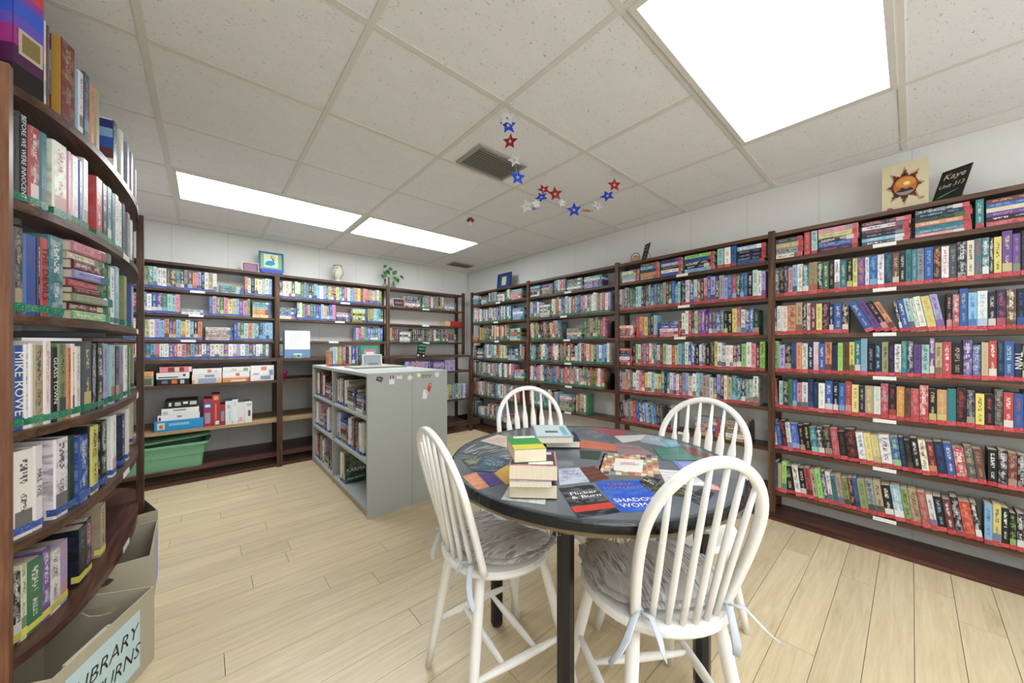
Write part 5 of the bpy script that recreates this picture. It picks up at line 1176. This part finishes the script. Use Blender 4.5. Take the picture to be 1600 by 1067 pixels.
# large print sign hanging from a shelf edge
p = W(657, 550, Y=LF-0.004)
lp = empty('hanging_sign', (p.x, LF-0.01, LZ[3]+0.02), label='small black tilted sign reading LARGE PRINT at the low shelf edge', cat='sign')
Mt = Matrix.Rotation(0.12, 4, 'Y'); wd = 0.105
MB().box(-wd/2, wd/2, -0.004, 0, -0.005, 0.15, Mt).build('board', plain('#16201c', 0.5), lp)
Mr = Mt @ Matrix.Translation((0, -0.0046, 0.118)) @ Matrix.Rotation(PI/2, 4, 'X'); GI = plain('#6fd0a0', 0.5, name='chalk_green')
text('LARGE', 0.034, lp, Mr, GI, sx=0.85); text('PRINT', 0.034, lp, Matrix.Translation((0, 0, -0.042)) @ Mr, GI, sx=0.85); text('~ ~', 0.05, lp, Matrix.Translation((0, 0, -0.08)) @ Mr, INKW)
for sx in (-1, 1): MB().box(sx*0.035-0.008, sx*0.035+0.008, -0.007, -0.0042, -0.012, 0.008, Mt).build('clip', LAB, lp)

# ================================================================== things on top of the back shelves
BT = 1.8662
p = W(391, 425, Y=4.3); q0, q1 = W(377.5, 425, Y=4.3).x, W(406, 425, Y=4.3).x
sg, M = frame('small_sign', ((q0+q1)/2, 4.33, BT), 0, 0.16, q1-q0, 0.1, 0.008, 0.012, ['#cbbfaa', '#56465a'], 'white-framed plum sign left of the pelican picture', 'sign')
for k in range(4): flat(sg, M, -0.05, 0.05, 0.022+k*0.016, 0.029+k*0.016, 0.0022, '#c98fb4')
q0, q1 = W(405, 400, Y=4.3).x, W(444, 400, Y=4.3).x; wd = q1-q0; hb = 0.035
pe = empty('pelican_picture', ((q0+q1)/2, 4.32, BT+0.03), label='blue framed picture of a teal pelican standing on its easel', cat='picture'); M = Matrix.Rotation(-0.14, 4, 'X'); HT = 0.2
BLUE = plain('#1d4f8e', 0.4, name='cobalt_frame')
for a in ((-wd/2, wd/2, 0, 0.014), (-wd/2, wd/2, HT-0.014, HT), (-wd/2, -wd/2+0.014, 0.014, HT-0.014), (wd/2-0.014, wd/2, 0.014, HT-0.014)): MB().box(a[0], a[1], 0, 0.012, a[2], a[3], M).build('frame_side', BLUE, pe)
MB().box(-wd/2+0.014, wd/2-0.014, 0.004, 0.01, 0.014, HT-0.014, M).build('green_mat', plain('#86ad7c', 0.6), pe)
hw = wd/2
flat(pe, M, -hw*0.6, hw*0.55, 0.04, HT-0.022, 0.004, '#c5dfe0'); flat(pe, M, -hw*0.58, hw*0.5, 0.125, HT-0.03, 0.0034, '#d9dcb0')
def blob(e, M, pts, y, col, nm='print'):
    m = MB().prism(pts, 0, 0.0006, M @ Matrix.Translation((0, y, 0)) @ Matrix.Rotation(PI/2, 4, 'X')); m.build(nm, plain(col, 0.5), e)
bl = lambda pts: [(x*hw, 0.02+z*(HT-0.04)) for x, z in pts]
blob(pe, M, bl([(-0.55, 0.3), (-0.35, 0.22), (0.1, 0.25), (0.3, 0.35), (0.28, 0.45), (0.1, 0.55), (-0.2, 0.56), (-0.42, 0.47)]), 0.0028, '#2f95a8', 'pelican_body')
blob(pe, M, bl([(0.1, 0.5), (0.22, 0.5), (0.2, 0.68), (0.02, 0.82), (0.06, 0.92), (-0.02, 0.88), (-0.05, 0.78), (0.08, 0.64)]), 0.0024, '#5a6a72', 'pelican_neck')
blob(pe, M, bl([(0.04, 0.92), (0.3, 0.85), (0.34, 0.6), (0.28, 0.55), (0.2, 0.75)]), 0.002, '#e0a468', 'pelican_bill')
blob(pe, M, bl([(-0.08, 0.12), (-0.04, 0.12), (-0.02, 0.24), (-0.06, 0.24)]), 0.0022, '#7a7a6a', 'pelican_leg')
ea = empty('easel', ((q0+q1)/2, 4.32, BT+0.0004), label='cobalt blue scalloped easel holding the pelican picture', cat='easel'); CB_ = plain('#2345b8', 0.35, name='cobalt_easel')
MB().box(-wd*0.42, wd*0.42, -0.022, 0.012, 0.014, 0.026).build('ledge', CB_, ea); MB().box(-wd*0.42, wd*0.42, -0.026, -0.019, 0.006, 0.046).build('lip', CB_, ea)
for sx in (-1, 1): MB().prism([(0, 0), (0.03*sx, 0), (0.034*sx, 0.014), (0.0, 0.014)] if sx > 0 else [(0, 0.014), (-0.034, 0.014), (-0.03, 0), (0, 0)], -0.01, 0.01, Matrix.Translation((sx*wd*0.3, 0, 0)) @ Matrix.Rotation(PI/2, 4, 'X')).build('foot', CB_, ea)
MB().tube([(0, 0.012, 0.02), (0, 0.07, 0.001)], 0.004, 6).build('back_leg', CB_, ea)
# openwork vase
p = W(528, 438, Y=4.36); VW = plain('#d9d4c2', 0.4, name='ivory_ceramic'); VG = plain('#9a967e', 0.5)
va = empty('openwork_vase', (p.x, 4.36, BT+0.0003), label='ivory openwork vase standing on top of the middle back shelf', cat='vase')
prof = [(0.04, 0), (0.042, 0.008), (0.03, 0.03), (0.05, 0.055), (0.068, 0.095), (0.064, 0.13), (0.042, 0.165), (0.04, 0.18), (0.05, 0.2), (0.036, 0.207)]
MB().lathe([(r*0.9, z) for r, z in prof], 20).build('vase_body', VW, va, smooth=True)
for k in range(9):
    a = 2*PI*k/9; pts = []
    for i in range(9):
        f = i/8; z = 0.03+0.14*f; r = 0.9*[0.03, 0.045, 0.058, 0.066, 0.069, 0.066, 0.058, 0.048, 0.041][i]+0.003; aa = a+f*0.9; pts.append((r*math.cos(aa), r*math.sin(aa), z))
    MB().tube(pts, 0.0035, 5).build('scroll', VG if k % 2 else VW, va, smooth=True)
MB().lathe([(0.044, 0.185), (0.05, 0.19), (0.044, 0.195)], 20).build('collar', VG, va, smooth=True)
# plants in glass vases
GLASS = NT('clear_glass', 0.05, 0.5); GLASS.b.inputs['Transmission Weight'].default_value = 1; GLASS.b.inputs['IOR'].default_value = 1.3; GLASS.base('#dfe8e2'); GLASS = GLASS.m
STEM = plain('#5d7a3c', 0.6); LEAFS = [plain('#2f6b2c', 0.45), plain('#3f7d33', 0.45), plain('#245a2a', 0.45)]
def leaf(e, base, tip, wd_, k):
    b_, t_ = Vector(base), Vector(tip); d = t_-b_; s = d.cross(Vector((0.15, -1, 0.2))).normalized(); nrm = s.cross(d).normalized()
    P = [(0, 0), (0.12, 0.62), (0.35, 1.0), (0.62, 0.78), (0.85, 0.35), (1, 0)]
    V = []; F = []
    for f, w_ in P: c = b_+d*f+nrm*0.12*d.length*math.sin(f*PI); V += [tuple(c-s*w_*wd_/2-nrm*-0.004), tuple(c), tuple(c+s*w_*wd_/2+nrm*0.004)]
    for i in range(5):
        a = 3*i; F += [(a, a+3, a+4, a+1), (a+1, a+4, a+5, a+2)]
    V2 = [tuple(Vector(v)+nrm*0.0012) for v in V]; n = len(V); m = MB(); m.v = V+V2; m.f = F+[tuple(n+i for i in reversed(f)) for f in F]
    m.build('leaf', LEAFS[k % 3], e, smooth=True)
def vaseplant(px, py, yy, leaves, label, hgt):
    base = W(px, py, Y=yy); e = empty('vase_plant', (base.x, yy, BT+0.0003), label=label, cat='plant', group='pothos cuttings in glass vases')
    MB().lathe([(0.018, 0), (0.028, 0.004), (0.032, 0.025), (0.02, 0.05), (0.011, 0.07), (0.016, hgt), (0.0145, hgt), (0.0095, 0.07), (0.018, 0.048), (0.028, 0.022), (0.015, 0.005)], 16).build('glass_vase', GLASS, e, smooth=True)
    for k, (lx, ly, L, ang) in enumerate(leaves):
        q = W(lx, ly, Y=yy); bx = Vector((q.x-base.x, -0.02+0.012*(k % 3), q.z-BT))
        MB().tube([(0, 0, 0.02), (bx.x*0.2, bx.y*0.3, max(hgt, bx.z*0.6)), tuple(bx)], 0.0014, 5).build('stem', STEM, e, smooth=True)
        leaf(e, bx, bx+Vector((L*math.cos(ang), -0.012, L*math.sin(ang))), L*0.75, k)
vaseplant(601.5, 441, 4.36, [(598, 418, 0.05, 0.6), (599, 424, 0.075, -1.2), (603, 422, 0.07, -0.9), (596, 429, 0.06, -1.5), (606, 420, 0.062, -0.2)], 'glass vase of pothos leaves left of the tall shelf post', 0.1)
vaseplant(614.5, 446, 4.35, [(612, 429, 0.075, 0.7), (615, 432, 0.07, -1.2), (620, 434, 0.07, -1.4), (624, 431, 0.06, -0.9)], 'round glass vase of pothos leaves right of the tall shelf post', 0.08)
p = W(607.5, 440, Y=4.31)
st_ = MB().box(-0.006, 0.006, 0, 0.02, 0, 0.125).build('wooden_stake', WOOD['Z'], None, (p.x, 4.3, BT+0.0003)); tag(st_, 'thin brown upright stick between the two vase plants', 'stick')
# small frame on top of the right-wall shelf, nearest the corner
RTZ = 1.8772
def rframe(px0, px1, ht, tilt, cols, bw, label, name='picture_frame', cat='picture frame', yaw=0, xx=None, th=0.012):
    xx = xx or FX+0.05; y0, y1 = W(px0, 430, X=xx).y, W(px1, 430, X=xx).y
    return frame(name, (xx, (y0+y1)/2, RTZ), -PI/2+yaw, tilt, abs(y0-y1), ht, th, bw, cols, label, cat)
fe, M = rframe(776, 797, 0.2, 0.1, ['#1c3566', '#27427a'], 0.02, 'dark blue framed picture on the right-wall shelf near the corner')
flat(fe, M, -0.045, 0.045, 0.045, 0.155, 0.004, '#c3cdb8'); flat(fe, M, -0.025, 0.025, 0.07, 0.12, 0.0033, '#d8d29a')
# basket and black sign
p = W(990, 403, X=2.9); bk = empty('small_basket', (2.93, p.y, RTZ+0.0003), label='small round pink and cream basket with dark handle beside the black sign', cat='basket')
MB().lathe([(0.03, 0), (0.042, 0.02), (0.045, 0.045), (0.04, 0.05), (0.036, 0.048), (0.026, 0.006)], 16).build('basket_bowl', plain('#c6a08a', 0.7), bk, smooth=True)
for k in range(7): a = 2*PI*k/7; MB().lathe([(0.001, 0.04), (0.012, 0.048), (0.012, 0.056), (0.001, 0.064)], 8, (0.024*math.cos(a), 0.024*math.sin(a), 0)).build('dried_flower', plain(['#e6dfc8', '#4a3c36', '#b56a72'][k % 3], 0.7), bk, smooth=True)
MB().tube([(0, 0.044*math.cos(a), 0.046+0.045*math.sin(a)) for a in [PI*i/10 for i in range(11)]], 0.003, 6).build('basket_handle', plain('#2c2420', 0.6), bk, smooth=True)
fe, M = rframe(999, 1012, 0.155, 0.28, ['#15171a', '#1a1d1f'], 0.004, 'small black chalk sign on an easel, third right-wall bookcase', 'chalk_sign', 'sign', yaw=-0.5, xx=2.88, th=0.004)
for k, (a, b_, c) in enumerate(((-0.02, 0.018, 0.12), (-0.022, 0.02, 0.09), (-0.01, 0.02, 0.05), (-0.018, 0.012, 0.025))): flat(fe, M, a, b_, c, c+0.01, 0.0006, '#8f8f80', 'chalk_mark')
MB().tube([(0, 0.035, 0.1), (0, 0.085, 0.001)], 0.002, 5).build('easel_leg', BLACKM, fe)
# star painting and name sign
xx = 2.90; y0, y1 = W(1378, 330, X=xx).y, W(1451, 310, X=xx).y; pw = abs(y0-y1); ph = 0.27
sp_ = empty('star_painting', (xx, (y0+y1)/2, RTZ), -PI/2, label='cream canvas with a spotted star and orange sunset oval', cat='painting'); M = Matrix.Rotation(-0.08, 4, 'X')
MB().box(-pw/2, pw/2, 0, 0.018, 0, ph, M).build('canvas', plain('#d5c9a6', 0.7), sp_)
cxs, czs = 0.0, ph*0.5; pts = []
for k in range(16):
    a = PI/2+2*PI*k/16; r = (0.112 if k % 4 == 0 else 0.118) if k % 2 == 0 else 0.062
    pts.append((cxs+r*math.cos(a)*0.66, czs+r*math.sin(a)*0.98))
for i in range(8):
    tri = [pts[(2*i-1) % 16], pts[(2*i+1) % 16], pts[2*i]]
    tri = tri if (tri[1][0]-tri[0][0])*(tri[2][1]-tri[0][1])-(tri[1][1]-tri[0][1])*(tri[2][0]-tri[0][0]) > 0 else tri[::-1]
    blob(sp_, M, tri, -0.0004, '#b08c70', 'star_ray')
    a_, b_, c_ = [Vector((*p_, 0)) for p_ in tri]
    for u in range(1, 6):
        for v in range(1, 6-u):
            q = a_*(u/6)+b_*(v/6)+c_*(1-(u+v)/6); s = 0.005
            blob(sp_, M, [(q.x-s, q.y-s), (q.x+s, q.y-s), (q.x+s, q.y+s), (q.x-s, q.y+s)], -0.0009, '#5b2d26', 'dot') if (u+v) % 2 == 0 or u == 1 else None
el = lambda rx, rz, cx_, cz_, n=24, lo=0, hi=2*PI, rot=0.0: [(cx_+rx*math.cos(lo+(hi-lo)*i/(n-1))*math.cos(rot)-rz*math.sin(lo+(hi-lo)*i/(n-1))*math.sin(rot), cz_+rx*math.cos(lo+(hi-lo)*i/(n-1))*math.sin(rot)+rz*math.sin(lo+(hi-lo)*i/(n-1))*math.cos(rot)) for i in range(n)]
blob(sp_, M, el(0.05, 0.06, 0, czs, 28, 0, 2*PI-0.22), -0.0014, '#4e2018', 'dark_rim')
blob(sp_, M, el(0.044, 0.054, 0.002, czs, 28, 0, 2*PI-0.22), -0.0019, '#b9692c', 'sunset'); blob(sp_, M, el(0.036, 0.028, 0.004, czs+0.018, 24, 0, 2*PI-0.26), -0.0024, '#d08a3c', 'sunset'); blob(sp_, M, el(0.013, 0.01, 0.008, czs+0.012, 16, 0, 2*PI-0.4), -0.0029, '#ecdda0', 'sun')
blob(sp_, M, el(0.042, 0.052, 0.0, czs, 14, PI+0.45, 2*PI-0.45), -0.0025, '#8e8a88', 'water'); blob(sp_, M, [(-0.0, czs-0.034), (0.036, czs-0.03), (0.022, czs-0.016), (0.003, czs-0.022), (-0.008, czs-0.008), (-0.02, czs-0.022), (-0.036, czs-0.03)], -0.0031, '#2a1c18', 'hills')
blob(sp_, M, el(0.012, 0.008, 0.06, 0.05, 14, 0, 2*PI-0.45), -0.0004, '#b79058', 'shell'); blob(sp_, M, el(0.012, 0.007, -0.055, 0.018, 14, 0, 2*PI-0.45), -0.0004, '#a8665a', 'shell')
xx = 2.875; y0, y1 = W(1460, 310, X=xx).y, W(1500, 300, X=xx).y; pw = abs(y0-y1)*1.35
ns = empty('name_sign', (xx+0.02, (y0+y1)/2+0.005, RTZ), -PI/2-0.55, label='black hand-lettered sign with name and unit number on a small easel', cat='sign'); M = Matrix.Rotation(-0.42, 4, 'X')
MB().box(-pw/2, pw/2, 0, 0.005, 0, 0.2, M).build('board', plain('#131516', 0.4), ns)
Mr = M @ Matrix.Translation((0, -0.0006, 0.155)) @ Matrix.Rotation(PI/2, 4, 'X'); CK = plain('#e8d5c4', 0.6, name='chalk_cream')
text('Kaye', 0.05, ns, Mr, CK, sx=0.85, shear=0.2); text('Unit 313', 0.033, ns, M @ Matrix.Translation((0, -0.0006, 0.098)) @ Matrix.Rotation(PI/2, 4, 'X'), CK, sx=0.82, shear=0.2)
for k in range(6): x = -0.04+0.009*k; blob(ns, M, [(x, 0.028+0.004*k), (x+0.02, 0.034+0.004*k), (x+0.034, 0.046+0.003*k), (x+0.014, 0.042+0.003*k)], -0.0006-0.0002*k, '#5f9a72', 'painted_leaf')
MB().tube([(0, 0.07, 0.14), (0.02, 0.1, 0.001)], 0.003, 6).build('easel_leg', plain('#cbb28a', 0.5), ns)

# ================================================================== hanging stars and mushroom
def star_mesh(r, th=0.0012, hole=True):
    out = [Vector((r*(1 if k % 2 == 0 else 0.46)*math.sin(PI*k/5), r*(1 if k % 2 == 0 else 0.46)*math.cos(PI*k/5), 0)) for k in range(10)]
    inn = [p*0.27 for p in out]; tris = tessellate_polygon([out, inn] if hole else [out]); P = out+(inn if hole else []); n = len(P); m = MB()
    m.v = [(p.x, p.y, -th/2) for p in P]+[(p.x, p.y, th/2) for p in P]
    for t in tris: m.f.append(tuple(t)); m.f.append(tuple(n+i for i in reversed(t)))
    for base in ((0, 10) if hole else (0,)):
        for i in range(10): a, b = base+i, base+(i+1) % 10; m.f.append((a, b, n+b, n+a))
    return m
FOIL = {k: NT('foil_'+k, 0.3, 0.6) for k in ('red', 'blue', 'silver')}
for k, c in (('red', '#a01d22'), ('blue', '#1646c8'), ('silver', '#d0d4d2')):
    FOIL[k].b.inputs['Metallic'].default_value = 0.35; FOIL[k].base(c); FOIL[k] = FOIL[k].m
H1 = W(793, 163, Z=ZC); H2 = W(852, 273, Z=ZC); H3 = W(960, 266, Z=ZC)
def depth_of(p): return p.x*FW[0]+p.y*FW[1]
def at_depth(px, py, d):
    a, b = (px-800)/FPX, (HOR-py)/FPX; return Vector(((FW[0]+RT[0]*a)*d, (FW[1]+RT[1]*a)*d, CAMZ+b*d))
ga = empty('star_garland', H1, label='patriotic garland of red, blue and silver foil stars hanging from the ceiling', cat='garland')
d1, d2, d3 = depth_of(H1), depth_of(H2), depth_of(H3)
ST = [(792, 184, .0, 'silver', 0.042, 0), (794, 196, .03, 'blue', 0.042, 0.15), (797, 221, .12, 'red', 0.04, -0.1), (804, 250, .25, 'silver', 0.038, 0.3), (809, 277, .35, 'blue', 0.045, 0.0), (823, 322, .6, 'silver', 0.045, 0.2), (832, 326, .68, 'blue', 0.045, 0.9), (838, 318, .8, 'silver', 0.03, 0.2),
      (846, 308, .9, 'blue', 0.045, 0.5), (849.5, 296, .96, 'red', 0.045, 0.4)]
ST2 = [(867.5, 303, .15, 'red', 0.05, 0.1), (878, 317, .25, 'silver', 0.03, 0.2), (897, 328, .4, 'blue', 0.05, 0.0), (916.5, 329, .55, 'red', 0.046, 0.8), (934, 321, .68, 'silver', 0.046, 0.5), (949, 306, .8, 'blue', 0.048, 0.4), (960, 289, .9, 'red', 0.046, 0.0), (961, 267, 1.0, 'silver', 0.034, 0.9)]
def hang(seq, da, db, first, last):
    P = [first]
    for i, (x, y, f, c, r, rot) in enumerate(seq):
        d = da+(db-da)*f; q = at_depth(x, y, d); q.z = min(q.z, ZC-0.02); P.append(q)
        squ = 0.28 if rot > 0.7 else (0.72 if rot > 0.35 else 1.0)
        o = star_mesh(r).build('star', FOIL[c], ga)
        yaw = -YAW+0.3*math.sin(i*2.1); o.matrix_world = Matrix.Translation(q) @ Matrix.Rotation(yaw, 4, 'Z') @ Matrix.Rotation(PI/2-(1.0-squ)*1.35, 4, 'X') @ Matrix.Rotation(rot, 4, 'Z')
        o.matrix_parent_inverse = Matrix.Identity(4); o.matrix_local = Matrix.Translation(-H1) @ o.matrix_world if False else Matrix.Translation(q-H1) @ Matrix.Rotation(yaw, 4, 'Z') @ Matrix.Rotation(PI/2-(1.0-squ)*1.35, 4, 'X') @ Matrix.Rotation(rot, 4, 'Z')
    P.append(last); return P
S1 = hang(ST, d1, d2, H1, H2); S2 = hang(ST2, d2, d3, H2, H3)
for Pp in (S1, S2): MB().tube([p-H1 for p in Pp], 0.0008, 4).build('string', plain('#d6d6d0', 0.4), ga)
for Hh in (H1, H2, H3): MB().box(-0.014, 0.014, -0.014, 0.014, -0.0016, -0.0003, Matrix.Translation(Hh-H1)).build('ceiling_clip', TEE, ga)
Hm = W(735, 324, Z=ZC); dm = depth_of(Hm); q = at_depth(735, 343, dm)
mu = empty('mushroom_ornament', Hm, label='small red-capped white mushroom ornament hanging from the ceiling', cat='ornament'); dz = q.z-Hm.z
MB().lathe([(0.001, 0.018), (0.018, 0.012), (0.03, -0.004), (0.031, -0.012), (0.012, -0.01)], 16, (0, 0, dz)).build('cap', plain('#8e1d20', 0.35), mu, smooth=True)
MB().lathe([(0.008, -0.0105), (0.009, -0.03), (0.011, -0.05), (0.008, -0.053)], 12, (0, 0, dz)).build('stalk', plain('#e4e2da', 0.5), mu, smooth=True)
MB().tube([(0, 0, -0.001), (0, 0, dz+0.017)], 0.0007, 4).build('thread', plain('#cfcfca', 0.5), mu)
